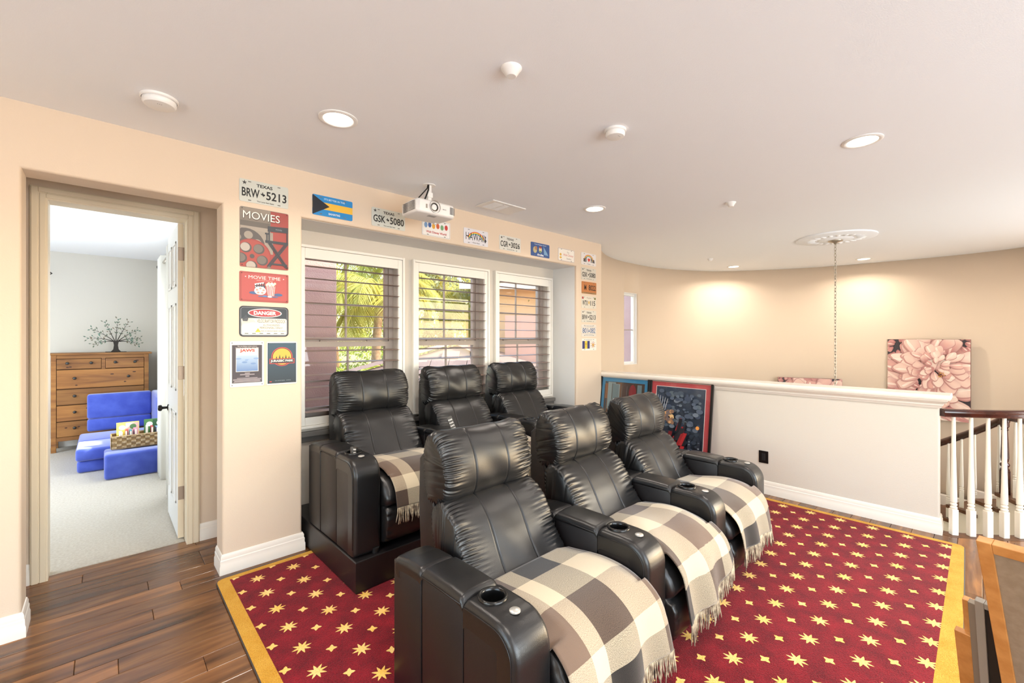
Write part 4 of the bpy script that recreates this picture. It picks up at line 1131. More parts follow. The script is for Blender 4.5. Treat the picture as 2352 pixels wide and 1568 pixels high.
# ------------------------------------------------------------------ signs and license plates on the long wall
def on_wall(o, x, z, y=YA, t=0.0): o.location = (x, y - t, z); o.rotation_euler = (PI / 2, 0, 0); return o
PLW, PLH = 0.300, 0.150
def plate(xc, zc, base, label, draw, group='license plates around the window niche', rim=None):
    o = rr_plate(PLW, PLH, 0.010, 0.0022).build('license_plate', mat('plate_' + base.strip('#'), base, 0.4))
    on_wall(o, xc, zc, t=0.001)
    tag(o, label, 'license plate', group)
    a = Art(0.0022)
    draw(a); a.build(o)
    for sx in (-0.09, 0.09):
        for sy in (0.062, -0.062): MB().bbox(sx - 0.009, sx + 0.009, sy - 0.003, sy + 0.003, 0.0022, 0.0034, b=0.0005, seg=1).build('bolt_slot', mat('slot_shadow', '#6F6C66', 0.6), o)
    return o
def texas(num1, num2):
    def d(a):
        a.star(-0.120, 0.052, 0.016, '#3A3A3A'); a.text('TEXAS', 0.0, 0.046, 0.022, 0.098, '#161616', 0.03)
        a.text(num1, -0.083, -0.010, 0.058, 0.105, '#151515', 0.02); a.text(num2, 0.074, -0.010, 0.058, 0.128, '#151515', 0.02)
        a.poly([(-0.026, -0.004), (-0.015, -0.004), (-0.015, 0.006), (-0.009, 0.006), (-0.009, -0.003), (0.003, -0.006), (0.001, -0.014), (-0.008, -0.022), (-0.013, -0.014), (-0.02, -0.012)], '#151515')
        a.text('The Lone Star State', 0.005, -0.060, 0.009, 0.105, '#2A2A2A', 0.02)
    return d
cx = lambda a, b: (a + b) / 2
plate(0.8045, 2.516, '#C9CBC2', 'silver Texas plate reading BRW 5213 hung above the brown movies sign', texas('BRW', '5213'))
plate(1.726, 2.513, '#C9CBC2', 'silver Texas plate reading GSK 5080 beside the projector above the windows', texas('GSK', '5080'))
plate(3.096, 2.510, '#D3D2CA', 'silver Texas plate reading CGR 3026 above the niche', texas('CGR', '3026'))
plate(4.435, 2.328, '#CFC9BC', 'silver Texas plate reading GSK 5080 under the aloha plate', texas('GSK', '5080'))
plate(4.437, 1.800, '#D0CCC0', 'silver Texas plate reading BRW 5213 in the column beside the niche', texas('BRW', '5213'))
def bahamas(a):
    a.rrect(-0.15, 0.15, -0.075, 0.075, 0.010, '#1E86C8'); a.rect(-0.15, 0.15, -0.026, 0.026, '#EDB93C'); a.poly([(-0.149, -0.073), (-0.026, 0.0), (-0.149, 0.073)], '#141822')
    a.text("IT'S BETTER IN THE", 0.012, 0.052, 0.014, 0.155, '#CFE3EE', 0.01); a.text('BAHAMAS', 0.01, -0.052, 0.016, 0.085, '#E6EEF2', 0.01)
plate(1.2685, 2.515, '#1E86C8', 'blue, black and gold Bahamas souvenir plate above the window niche corner', bahamas)
def red_script(a):
    a.rrect(-0.144, 0.144, -0.070, 0.070, 0.008, '#26262A'); a.rrect(-0.1425, 0.1425, -0.0685, 0.0685, 0.0075, '#E8E6E2')
    for k, (x, c) in enumerate(((-0.11, '#6E93BE'), (-0.07, '#3E5E9A'), (-0.03, '#D9A23C'), (0.015, '#C65B34'), (0.06, '#6FA070'), (0.105, '#C23A34'))):
        a.disc(x, 0.018 + 0.006 * (k % 2), 0.017, 0.024, c)
    a.text('Walt Disney World', 0.0, -0.040, 0.026, 0.215, '#B8262C', 0.02)
plate(2.190, 2.513, '#E8E6E2', 'white souvenir plate with a red World line half hidden behind the projector', red_script)
def hawaii(a):
    for k, c in enumerate(('#D8473A', '#E79A3C', '#EFD25A', '#7EBB6A', '#6C8EC8')):
        a.arc(0.0, -0.055, 0.112 - 0.006 * k, 0.118 - 0.006 * k, c, 25, 155, yk=0.9)
    a.text('HAWAII', -0.012, 0.0, 0.070, 0.225, '#20262C', 0.0); a.poly([(0.108, 0.03), (0.125, 0.02), (0.118, 0.0), (0.130, -0.02), (0.112, -0.045), (0.104, -0.02), (0.112, 0.0)], '#20262C')
    a.text('Aloha State', 0.0, -0.056, 0.012, 0.09, '#44484C', 0.0)
plate(2.6445, 2.507, '#DBD9DE', 'pale rainbow plate reading HAWAII above the middle window', hawaii)
def aruba(a):
    a.rrect(-0.146, 0.146, -0.071, 0.071, 0.008, '#34558F'); a.text('One Happy Island', 0.0, 0.056, 0.012, 0.19, '#D9E2EE', 0.02)
    a.disc(-0.085, -0.005, 0.030, 0.036, '#B7AF86'); a.disc(-0.07, 0.015, 0.02, 0.022, '#A77B5A'); a.disc(0.0, 0.005, 0.024, 0.036, '#D8C79A'); a.disc(0.0, 0.03, 0.02, 0.012, '#A2463A'); a.disc(0.0, -0.018, 0.016, 0.01, '#5E8E5A')
    a.poly([(0.05, 0.045), (0.11, -0.02), (0.128, -0.05), (0.06, -0.045)], '#7FA6C8'); a.text('Aruba', 0.0, -0.053, 0.026, 0.105, '#F0F2F4', 0.03)
plate(3.5525, 2.507, '#34558F', 'blue souvenir plate reading Aruba above the niche', aruba)
def studios(a):
    a.rrect(-0.147, 0.147, -0.072, 0.072, 0.008, '#6E2C30'); a.rrect(-0.144, 0.144, -0.069, 0.069, 0.0075, '#ECE6DC')
    a.text('The', 0.03, 0.035, 0.018, 0.04, '#7C7672', 0.0); a.text('Walt Disney', 0.035, -0.001, 0.034, 0.185, '#C4422E', 0.0); a.text('Studios', 0.045, -0.037, 0.02, 0.085, '#7C7672', 0.0)
    a.disc(-0.105, 0.0, 0.016, 0.016, '#D9A93C'); a.disc(-0.105, -0.035, 0.02, 0.012, '#E2B44A')
plate(4.001, 2.507, '#ECE6DC', 'cream souvenir plate with thin red rim reading Studios', studios)
def aloha(a):
    for k, c in enumerate(('#C8503C', '#E0953C', '#E8CF6A', '#6FA56A', '#5E7FB8')):
        a.arc(0.0, -0.035, 0.098 - 0.006 * k, 0.104 - 0.006 * k, c, 8, 172, yk=0.88)
    a.text('al', -0.078, -0.008, 0.058, 0.062, '#232A38', 0.03); a.text('ha', 0.083, -0.008, 0.058, 0.078, '#232A38', 0.03)
    a.poly([(0.002 + 0.0017 * 16 * math.sin(t) ** 3, -0.008 + 0.0017 * (13 * math.cos(t) - 5 * math.cos(2 * t) - 2 * math.cos(3 * t) - math.cos(4 * t))) for t in np.linspace(0, 2 * PI, 25)[:-1]], '#CE3B30')
    a.text('Hawaii', 0.0, -0.058, 0.01, 0.06, '#555558', 0.0)
plate(4.433, 2.512, '#E0DAD6', 'white plate reading aloha with a red heart under a rainbow', aloha)
def m8022(a):
    a.rrect(-0.148, 0.148, -0.073, 0.073, 0.006, '#B9743F'); a.rect(-0.145, 0.145, -0.072, -0.055, '#9A7A50'); a.text('M', -0.078, 0.004, 0.068, 0.042, '#2A211C', 0.02); a.text('8022', 0.062, 0.004, 0.068, 0.145, '#2A211C', 0.02)
    a.text('SOUTH AUSTRALIA', 0.0, -0.063, 0.009, 0.14, '#3A2C20', 0.02)
plate(4.4415, 2.155, '#B9743F', 'rusty orange plate reading M 8022', m8022)
def wtx(a):
    a.text('Maryland', 0.0, 0.052, 0.020, 0.09, '#8A5A4A', 0.0); a.rect(-0.14, -0.108, 0.038, 0.066, '#A8423C'); a.rect(0.108, 0.14, 0.038, 0.066, '#6E6A2E')
    a.text('WTX', -0.078, -0.010, 0.062, 0.11, '#1E1E1E', 0.02); a.text('115', 0.078, -0.010, 0.062, 0.10, '#1E1E1E', 0.02); a.poly([(-0.012, 0.014), (0.012, 0.014), (0.012, -0.012), (0.0, -0.026), (-0.012, -0.012)], '#C39A3A')
plate(4.4375, 1.975, '#D5CFC0', 'cream plate reading WTX 115 with a small gold shield', wtx)
def n801(a):
    a.rect(-0.146, 0.146, 0.038, 0.040, '#8F7A6A'); a.rect(-0.146, 0.146, -0.040, -0.038, '#8F7A6A'); a.text('NORTHERN TERRITORY', 0.0, 0.056, 0.012, 0.19, '#6E7B8C', 0.0)
    a.text('801', -0.076, 0.0, 0.062, 0.11, '#3E5F8E', 0.01); a.text('082', 0.076, 0.0, 0.062, 0.11, '#3E5F8E', 0.01); a.poly([(-0.012, -0.018), (0.012, -0.018), (0.0, 0.02)], '#3E5F8E'); a.text('OUTBACK AUSTRALIA', 0.0, -0.056, 0.011, 0.17, '#6E7B8C', 0.0)
plate(4.4375, 1.623, '#D8D2C8', 'white plate with blue characters reading 801 082', n801)
def barb(a):
    a.text('BARBADOS', 0.0, 0.058, 0.012, 0.13, '#5C5F66', 0.0); a.rect(-0.138, 0.012, -0.052, 0.045, '#2B2F6A'); a.rect(-0.088, -0.038, -0.052, 0.045, '#E5C53C')
    a.line((-0.063, -0.03), (-0.063, 0.03), 0.004, '#1C1C1C'); a.arc(-0.063, 0.018, 0.014, 0.018, '#1C1C1C', 190, 350)
    a.poly([(0.065, 0.01), (0.095, 0.01), (0.095, -0.018), (0.08, -0.032), (0.065, -0.018)], '#C99A3C')
    for k in range(9): t = 2 * PI * k / 9; a.line((0.08 + 0.018 * math.cos(t), -0.005 + 0.018 * math.sin(t)), (0.08 + 0.05 * math.cos(t), -0.002 + 0.046 * math.sin(t)), 0.006, ('#B2463E', '#C98A3C', '#8A4E6A')[k % 3])
plate(4.4415, 1.449, '#E4DFD6', 'white plate with a blue and gold flag at the bottom of the column', barb)

def sign(name, xc, zc, w, h, base, label, draw, r=0.008, t=0.002, clip=True):
    o = rr_plate(w, h, r, t).build(name, mat('tin_' + base.strip('#'), base, 0.45)); on_wall(o, xc, zc, t=0.001); tag(o, label, 'sign', 'tin movie signs on the pillar')
    a = Art(t); draw(a)
    if clip: a.clip(-w / 2 + 0.0015, w / 2 - 0.0015, -h / 2 + 0.0015, h / 2 - 0.0015)
    a.build(o)
    for sx in (-1, 1):
        for sy in (-1, 1): MB().lathe([(0.003, a.z + 0.0002), (0.0003, a.z + 0.0003)], (sx * (w / 2 - 0.012), sy * (h / 2 - 0.012), 0), 10).build('nail_hole', pblack, o)
    return o
def movies(a):
    a.rrect(-0.148, 0.148, -0.199, 0.199, 0.010, '#6E665C'); a.grad(-0.146, 0.148, 0.09, 0.197, '#6A5F55', '#8A7E70'); a.rect(0.035, 0.148, -0.197, 0.197, '#963C34')
    a.rect(-0.147, 0.035, -0.02, 0.075, '#94897C'); a.rect(-0.147, 0.05, -0.10, 0.05, '#8E8478'); a.rect(-0.147, 0.03, 0.075, 0.11, '#5A524A')
    a.disc(-0.115, -0.055, 0.115, 0.115, '#4E4744')
    for k in range(6): t = k * PI / 3 + 0.3; a.disc(-0.115 + 0.072 * math.cos(t), -0.055 + 0.072 * math.sin(t), 0.026, 0.026, '#8E8478')
    a.disc(-0.078, -0.125, 0.115, 0.115, '#9A4036'); a.arc(-0.078, -0.125, 0.108, 0.116, '#8E3630', 0, 360, n=32)
    for k in range(5):
        t = k * 2 * PI / 5 + 0.9; a.disc(-0.078 + 0.066 * math.cos(t), -0.125 + 0.066 * math.sin(t), 0.034, 0.034, '#4A4442'); a.disc(-0.078 + 0.066 * math.cos(t) - 0.004, -0.125 + 0.066 * math.sin(t) + 0.003, 0.028, 0.028, '#A79D92' if k % 2 else '#6A615A')
    a.disc(-0.078, -0.125, 0.014, 0.014, '#4A4442')
    K = '#2E3138'
    a.poly([(0.017, 0.092), (0.146, 0.10), (0.146, 0.062), (0.017, 0.056)], K); a.line((0.026, 0.06), (0.026, -0.02), 0.008, K); a.line((0.140, 0.07), (0.140, -0.02), 0.008, K)
    a.line((0.002, -0.014), (0.146, -0.014), 0.018, K); a.line((0.0, 0.04), (0.03, 0.04), 0.01, K); a.line((0.012, 0.04), (0.012, -0.01), 0.007, K)
    for o_ in (0.0, 0.014): a.line((0.020 + o_, -0.02), (0.132 + o_, -0.185), 0.009, K); a.line((0.140 - o_, -0.02), (0.028 - o_, -0.185), 0.009, K)
    a.line((0.03, -0.165), (0.14, -0.165), 0.012, K); a.text('MOVIES', 0.086, 0.076, 0.009, 0.04, '#8E959E', 0.0)
    a.text('MOVIES', -0.017, 0.146, 0.050, 0.224, '#3E3834', 0.0); a.text('MOVIES', -0.020, 0.149, 0.050, 0.224, '#EFE6DA', 0.0)
sign('movies_sign', 0.8065, 2.206, 0.298, 0.400, '#6E665C', 'large brown and red tin sign with a film reel, folding chair and the word MOVIES', movies, r=0.012)
def movie_time(a):
    a.rrect(-0.149, 0.149, -0.098, 0.098, 0.006, '#9C4540'); a.rrect(-0.138, 0.138, -0.088, 0.088, 0.005, '#AC4C48')
    a.text('MOVIE TIME', 0.0, 0.065, 0.022, 0.195, '#F0DDD4', 0.0); a.disc(-0.115, 0.066, 0.0035, 0.0035, '#F0DDD4'); a.disc(0.118, 0.066, 0.0035, 0.0035, '#F0DDD4'); a.text('GRAB YOUR POPCORN', 0.0, 0.046, 0.006, 0.10, '#E2B9B0', 0.0)
    a.poly([(-0.062, 0.022), (-0.006, 0.036), (-0.004, 0.026), (-0.060, 0.012)], '#E8E4E0'); a.poly([(-0.060, 0.012), (0.002, 0.012), (0.002, -0.010), (-0.060, -0.010)], '#3A4450')
    for k in range(4): a.poly([(-0.052 + 0.014 * k, 0.012 + 0.0), (-0.046 + 0.014 * k, 0.012), (-0.043 + 0.014 * k, 0.022 + 0.003 * k), (-0.049 + 0.014 * k, 0.021 + 0.003 * k)], '#2E3640'); a.line((-0.058 + 0.015 * k, 0.005), (-0.052 + 0.015 * k, -0.004), 0.005, '#DDE0E2')
    a.disc(-0.062, -0.040, 0.032, 0.010, '#3E5A86'); a.disc(0.085, -0.046, 0.026, 0.010, '#3E5A86')
    a.disc(-0.028, -0.024, 0.036, 0.028, '#EFE6DC')
    for k in range(5): t = k * 2 * PI / 5 + 0.3; a.disc(-0.028 + 0.021 * math.cos(t), -0.024 + 0.016 * math.sin(t), 0.008, 0.0065, '#B89486')
    a.poly([(0.010, 0.012), (0.064, 0.012), (0.056, -0.056), (0.018, -0.056)], '#F0E6D8')
    for k in range(4): a.poly([(0.016 + 0.013 * k, 0.012), (0.022 + 0.013 * k, 0.012), (0.0235 + 0.0095 * k, -0.056), (0.019 + 0.0095 * k, -0.056)], '#B4463E')
    for k in range(9): a.disc(0.012 + 0.0062 * k, 0.018 + 0.006 * ((k * 7) % 3), 0.008, 0.008, '#F4EAD2' if k % 2 else '#E6D6B4')
    a.line((-0.04, -0.062), (0.08, -0.062), 0.006, '#4A6E9A'); a.disc(0.03, -0.062, 0.014, 0.006, '#D8DCE4'); a.disc(0.0, -0.06, 0.014, 0.006, '#4A7AB0')
sign('movie_time_sign', 0.8055, 1.8755, 0.300, 0.200, '#9C4540', 'red tin sign with popcorn and a film reel reading MOVIE TIME', movie_time)
def danger(a):
    a.rrect(-0.149, 0.149, -0.101, 0.101, 0.022, '#23262C'); a.rrect(-0.143, 0.143, -0.095, 0.095, 0.018, '#8E9198'); a.rrect(-0.141, 0.141, -0.093, 0.093, 0.017, '#2B323B'); a.rrect(-0.139, 0.139, -0.091, 0.022, 0.012, '#E6DECC')
    a.disc(0.003, 0.058, 0.104, 0.030, '#EFE8DC'); a.disc(0.003, 0.058, 0.098, 0.025, '#A9333A'); a.text('DANGER', 0.003, 0.058, 0.026, 0.138, '#F2ECE2', 0.04)
    a.text('VELOCIRAPTOR PADDOCK', 0.042, 0.004, 0.024, 0.178, '#3A3A3A', 0.0); a.text('AUTHORIZED', 0.042, -0.024, 0.013, 0.105, '#4A4844', 0.0); a.text('PERSONNEL ONLY', 0.042, -0.042, 0.013, 0.143, '#4A4844', 0.0)
    a.poly([(-0.058, -0.072), (-0.024, -0.072), (-0.041, -0.045)], '#C9A227'); a.poly([(-0.053, -0.070), (-0.029, -0.070), (-0.041, -0.050)], '#EFC93C'); a.poly([(-0.044, -0.068), (-0.038, -0.060), (-0.042, -0.060), (-0.037, -0.053), (-0.046, -0.062), (-0.041, -0.062)], '#2A2A2A')
    a.text('RISK OF SERIOUS INJURY OR DEATH', 0.055, -0.065, 0.009, 0.155, '#4E4A46', 0.0)
    for k in range(6): a.rect(-0.12 + 0.044 * k, -0.098 + 0.044 * k, -0.083, -0.079, '#2E2E2E')
    a.poly([(-0.135, 0.018), (-0.112, 0.045), (-0.098, 0.018), (-0.104, 0.0), (-0.13, 0.002)], '#3A3F48')
    for k in range(5): a.arc(-0.098, -0.02, 0.040 - 0.007 * k, 0.0412 - 0.007 * k, '#8A857C', 20 + 8 * k, 200 - 12 * k)
sign('danger_sign', 0.805, 1.642, 0.302, 0.206, '#23262C', 'black and cream tin warning sign with a red oval reading DANGER', danger, r=0.024)
def sea_poster(a):
    a.rrect(-0.098, 0.098, -0.149, 0.149, 0.006, '#E6E0D6'); a.rect(-0.088, 0.088, -0.126, 0.126, '#3C3238')
    for k in range(2): a.text('The terrifying motion picture' if k == 0 else 'from the terrifying No.1 best seller', 0, 0.117 - 0.010 * k, 0.006, 0.115 + 0.02 * k, '#D9D0C8', 0.03)
    a.rect(-0.066, 0.066, -0.052, 0.104, '#E2DACE'); a.grad(-0.063, 0.063, -0.049, 0.062, '#5E7EAE', '#A9BDD2'); a.grad(-0.063, 0.063, 0.055, 0.068, '#A9BDD2', '#E2DACE')
    for k in range(7): a.disc(-0.05 + 0.017 * k, 0.035 - 0.012 * (k % 3) - 0.01 * (k % 2), 0.016, 0.006, ('#7E9AC2', '#93AACB', '#6C8AB6')[k % 3])
    a.text('JAWS', 0.0, 0.087, 0.024, 0.088, '#B5382E', 0.04)
    for (y_, w_, h_) in ((-0.062, 0.03, 0.006), (-0.071, 0.085, 0.006), (-0.082, 0.024, 0.007), (-0.094, 0.12, 0.004), (-0.101, 0.165, 0.004), (-0.107, 0.165, 0.004), (-0.113, 0.15, 0.004), (-0.119, 0.16, 0.004)): a.rect(-w_ / 2, w_ / 2, y_ - h_ / 2, y_ + h_ / 2, '#9A9094')
sign('small_poster', 0.701, 1.3575, 0.199, 0.302, '#E6E0D6', 'small white bordered poster with a blue sea picture reading JAWS', sea_poster)
def park_poster(a):
    a.rrect(-0.097, 0.097, -0.148, 0.148, 0.004, '#E3DDD4'); a.grad(-0.092, 0.092, -0.140, 0.141, '#1C2A34', '#2E4A5C')
    a.disc(0.0, 0.045, 0.068, 0.066, '#C5423A'); a.disc(0.0, 0.045, 0.063, 0.061, '#1E2226'); a.disc(0.0, 0.045, 0.059, 0.057, '#E0A83A')
    for k in range(5): a.poly([(-0.045 + 0.02 * k, 0.02), (-0.035 + 0.02 * k, 0.05 + 0.01 * (k % 2)), (-0.028 + 0.02 * k, 0.02)], '#2E3A26')
    a.rect(-0.080, 0.080, -0.004, 0.032, '#C5423A'); a.rect(-0.076, 0.076, 0.0, 0.028, '#20262C'); a.text('JURASSIC PARK', 0.0, 0.014, 0.020, 0.145, '#EDE6DA', 0.03)
    a.text('SUMMER 1993', 0.005, -0.122, 0.005, 0.10, '#8E9AA2', 0.0); a.rect(-0.08, -0.066, -0.130, -0.124, '#B5382E')
sign('small_poster', 0.9145, 1.355, 0.195, 0.298, '#E3DDD4', 'small dark teal poster with a gold disc reading JURASSIC PARK', park_poster)

# ------------------------------------------------------------------ framed posters leaning on the half wall
def leaning_frame(label, yc, w, h, mat_c, draw, lean, top_x):
    o = empty('framed_poster', (0, 0, 0)); tag(o, label, 'framed poster', 'framed posters leaning on the half wall')
    o.matrix_world = Matrix.Translation((top_x - h * math.sin(lean), yc, 0.0155)) @ Matrix.Rotation(-PI / 2, 4, 'Z') @ Matrix.Rotation(PI / 2 - lean, 4, 'X')
    f = MB()
    for (a, b, c, d) in ((-w / 2, -w / 2 + 0.026, 0, h), (w / 2 - 0.026, w / 2, 0, h), (-w / 2 + 0.026, w / 2 - 0.026, 0, 0.026), (-w / 2 + 0.026, w / 2 - 0.026, h - 0.026, h)): f.bbox(a, b, c, d, -0.012, 0.012, b=0.002)
    f.build('frame', frame_black, o)
    MB().box(-w / 2 + 0.02, w / 2 - 0.02, 0.02, h - 0.02, -0.008, -0.004).build('mat_board', mat('matboard_' + mat_c.strip('#'), mat_c, 0.7), o)
    a = Art(-0.004); draw(a, w, h); a.clip(-w / 2 + 0.024, w / 2 - 0.024, 0.024, h - 0.024); a.build(o, 'poster_print')
    MB().box(-w / 2 + 0.022, w / 2 - 0.022, 0.022, h - 0.022, 0.004, 0.006).build('glass_pane', glass_m, o)
def storm(a, w, h):
    x0, x1, y0, y1 = -w / 2 + 0.085, w / 2 - 0.085, 0.08, h - 0.085
    a.rect(x0 - 0.006, x1 + 0.006, y0 - 0.006, y1 + 0.006, '#E9DADA'); a.grad(x0, x1, y0, y1, '#14161C', '#39445A')
    r = random.Random(5)
    for k in range(170):
        t = r.random(); sz = r.uniform(0.012, 0.04); yy_ = y0 + 0.22 + (y1 - y0 - 0.27) * t
        a.disc(x0 + 0.045 + (x1 - x0 - 0.09) * r.random(), yy_, sz, sz * 0.7, r.choice(['#4A5668', '#5C6878', '#6E7986', '#3E4A5E', '#525E70'] if t > 0.35 else ['#2A3240', '#343E4E', '#222A36']), n=14)
    for k in range(46): sz = r.uniform(0.010, 0.026); a.disc(x0 + 0.03 + 0.20 * r.random(), y0 + 0.46 + 0.16 * r.random(), sz, sz, r.choice(['#8A6A54', '#A97E5C', '#C79A6A', '#E2BC84', '#6E6260']), n=14)
    for k in range(9):
        xx = x1 - 0.02 - 0.02 * k; hh = 0.12 + 0.45 * r.random() * (1 - k / 10); a.rect(xx - 0.03, xx, y0, y0 + hh, r.choice(['#2B3340', '#3A4654', '#232A36', '#4A5664']))
        for q in range(int(hh / 0.03)): a.rect(xx - 0.024, xx - 0.006, y0 + 0.01 + q * 0.03, y0 + 0.018 + q * 0.03, r.choice(['#7F8C98', '#56626E', '#9AA4AC', '#1A1F28']))
    for k in range(6): a.line((x0 + 0.03 + 0.02 * k, y0 + 0.62), (x0 + 0.01 + 0.03 * k, y0 + 0.80 - 0.01 * k), 0.004, '#C9CDD0')
    # plain abstract red and black mass in place of the printed character
    for k in range(26):
        xx = -0.12 + 0.20 * r.random(); yb = y0 + 0.02 + 0.40 * r.random(); sl = r.uniform(0.02, 0.06); ww = r.uniform(0.02, 0.05)
        a.poly([(xx, yb), (xx + ww, yb), (xx + ww + sl, yb + 0.14), (xx + sl, yb + 0.14)], r.choice(['#8E1F24', '#A8262A', '#1B1A20', '#26242A', '#6E181E', '#3A3A40']))
    a.disc(x1 - 0.05, y0 + 0.47, 0.02, 0.02, '#E79A4A')
def blue_art(a, w, h):
    x0, x1, y0, y1 = -w / 2 + 0.07, w / 2 - 0.07, 0.08, h - 0.085
    a.rect(x0, x1, y0, y1, '#4A3A34'); a.grad(x0, x0 + 0.06, y0, y1, '#2E2826', '#4A4440')
    r = random.Random(8)
    for k in range(16): xx = x0 + (x1 - x0) * r.random(); a.rect(xx - 0.03, xx + 0.03, y0 + (y1 - y0) * r.random() * 0.8, y1 - 0.05 * r.random(), r.choice(['#6E4A36', '#8A5A3E', '#3A4E5E', '#6F828C', '#4E3A34', '#8A9AA0']))
    a.disc(0.12, y1 - 0.12, 0.05, 0.1, '#8A2E34')
leaning_frame('black framed poster with a blue mat leaning beside the plate column', 3.02, 0.70, 1.055, '#3E86B4', blue_art, R(7.5), 4.735)
leaning_frame('black framed poster with a red mat and stormy city picture', 2.300, 0.735, 1.050, '#C0484E', storm, R(7.5), 4.735)

# ------------------------------------------------------------------ paintings in the stairwell
def peony(a, w, h, seed, dark='#3B3438'):
    r = random.Random(seed)
    a.rect(-w / 2, w / 2, -h / 2, h / 2, dark)
    pal = [('#C98E86', '#9E5F60'), ('#D8A498', '#B5787A'), ('#E3B6A8', '#C08A88'), ('#E8C4B4', '#CB9A92'), ('#F0D6C6', '#D3A69C'), ('#DCA9A0', '#A96A6C')]
    def flower(cx, cy, R0, rings, dk=0):
        for k in range(rings):
            rad = R0 * (1 - k / rings) + 0.03; n = int(7 + 5 * (1 - k / rings))
            for q in range(n):
                t = 2 * PI * q / n + r.uniform(-0.3, 0.3) + k * 0.5; c = pal[max(0, min(5, r.randint(0, 4) - dk))]
                d = rad * r.uniform(0.45, 0.75); px_, py_ = cx + d * math.cos(t), cy + d * math.sin(t); tt = t + r.uniform(-0.6, 0.6); L_ = rad * r.uniform(0.42, 0.68) + 0.03; W_ = rad * r.uniform(0.15, 0.27) + 0.012
                a.petal(px_ - 0.006, py_ - 0.008, tt, L_ * 1.06, W_ * 1.15, '#A9706A', '#C5948C', '#B9847C')
                a.petal(px_, py_, tt, L_, W_, c[1], '#EBCBBB' if r.random() < 0.4 else c[0], c[0])
                if r.random() < 0.6: a.petal(px_, py_, tt + 0.15, L_ * 0.9, W_ * 0.22, c[0], '#F6E6D8', '#EED2C2')
    flower(-w * 0.35, h * 0.42, w * 0.40, 5, 3); flower(w * 0.36, h * 0.46, w * 0.34, 4, 3); flower(0, -h * 0.16, w * 0.70, 9); flower(w * 0.1, h * 0.16, w * 0.42, 6)
    for k in range(26): t = r.uniform(0, 6.28); a.disc(w * 0.17 + w * 0.055 * r.random() * math.cos(t), h * 0.06 + w * 0.04 * r.random() * math.sin(t), w * 0.010, w * 0.010, r.choice(['#8A4E2E', '#B57A3E', '#5E2E22', '#D09A54']))
    a.clip(-w / 2, w / 2, -h / 2, h / 2)
def canvas(label, ang, zc, w, h, seed, off):
    o = empty('flower_painting'); tag(o, label, 'painting', 'peony paintings in the stairwell')
    # flat canvas hung as a chord of the curved wall
    px, py = off
    o.matrix_world = Matrix.Translation((px, py, zc)) @ Matrix.Rotation(R(ang) - PI / 2, 4, 'Z') @ Matrix.Rotation(PI / 2, 4, 'X')
    MB().bbox(-w / 2, w / 2, -h / 2, h / 2, -0.035, 0.0, b=0.003).build('canvas', mat('canvas_edge', '#7A4E46', 0.7), o)
    a = Art(0.0005); a.step = 0.00005; peony(a, w - 0.004, h - 0.004, seed); a.build(o, 'painted_face')
canvas('large pink peony painting on the curved wall above the stairs', -3, 0.915, 0.91, 1.19, 3, (9.035, 0.555))
canvas('pink peony painting with a dark corner hung lower behind the half wall', 20, 0.255, 0.91, 1.19, 12, (8.745, 1.99))

# ------------------------------------------------------------------ picture frames stacked at the right
def stacked(label, P1, B, e1, w, m_frame, back_m, fw=0.034, depth=0.03):
    """frame standing on its lower edge: P1 top corner, B bottom corner below it, e1 horizontal direction"""
    P1, B, e1 = Vector(P1), Vector(B), Vector(e1).normalized()
    e2 = (P1 - B); h = e2.length; e2.normalize(); e1 = (e1 - e2 * e1.dot(e2)).normalized(); n = e1.cross(e2)
    if n.x > 0: n = -n
    o = empty('framed_picture'); tag(o, label, 'picture frame', 'picture frames stacked upright on the loft floor')
    Mx = Matrix((( e1.x, e2.x, n.x, B.x), (e1.y, e2.y, n.y, B.y), (e1.z, e2.z, n.z, B.z), (0, 0, 0, 1)))
    o.matrix_world = Matrix.Translation(B)
    def put(mb, name, m):
        mb.v = [tuple((Mx @ Vector(p)) - B) for p in mb.v]; return mb.build(name, m, o)
    for k, (a, b, c, d) in enumerate(((0, fw, 0, h), (w - fw, w, 0, h), (fw, w - fw, 0, fw), (fw, w - fw, h - fw, h))):
        put(MB().bbox(a, b, c, d, -depth, 0, b=0.002), 'frame_bar', m_frame)
    put(MB().box(fw - 0.004, w - fw + 0.004, fw - 0.004, h - fw + 0.004, -0.010, -0.006), 'backing_board', back_m)
    return o
E1 = (-0.24, -0.97, 0)
stacked('large light wood picture frame turned to show its brown paper backing', (1.987, 0.012, 0.90), (2.30, -0.09, 0.0), E1, 0.70, frame_wood, kraft_m)
stacked('small grey picture frame tucked behind the large wooden frame', (2.10, 0.016, 0.666), (2.33, -0.010, 0.0), E1, 0.45, mat('grey_frame', '#8D857A', 0.5), pblack, fw=0.022, depth=0.022)
stacked('narrow taupe picture frame standing between the wooden frames', (2.135, 0.032, 0.639), (2.36, 0.004, 0.0), E1, 0.45, mat('taupe_frame', '#7E7060', 0.6), pblack, fw=0.022, depth=0.022)
stacked('slim orange wood picture frame in the middle of the stack', (2.17, 0.046, 0.629), (2.39, 0.020, 0.0), E1, 0.48, frame_wood, kraft_m, fw=0.022, depth=0.022)
stacked('short orange wood picture frame at the rug side of the stack', (2.205, 0.066, 0.497), (2.42, 0.040, 0.0), E1, 0.50, frame_wood, pblack, fw=0.045, depth=0.022)

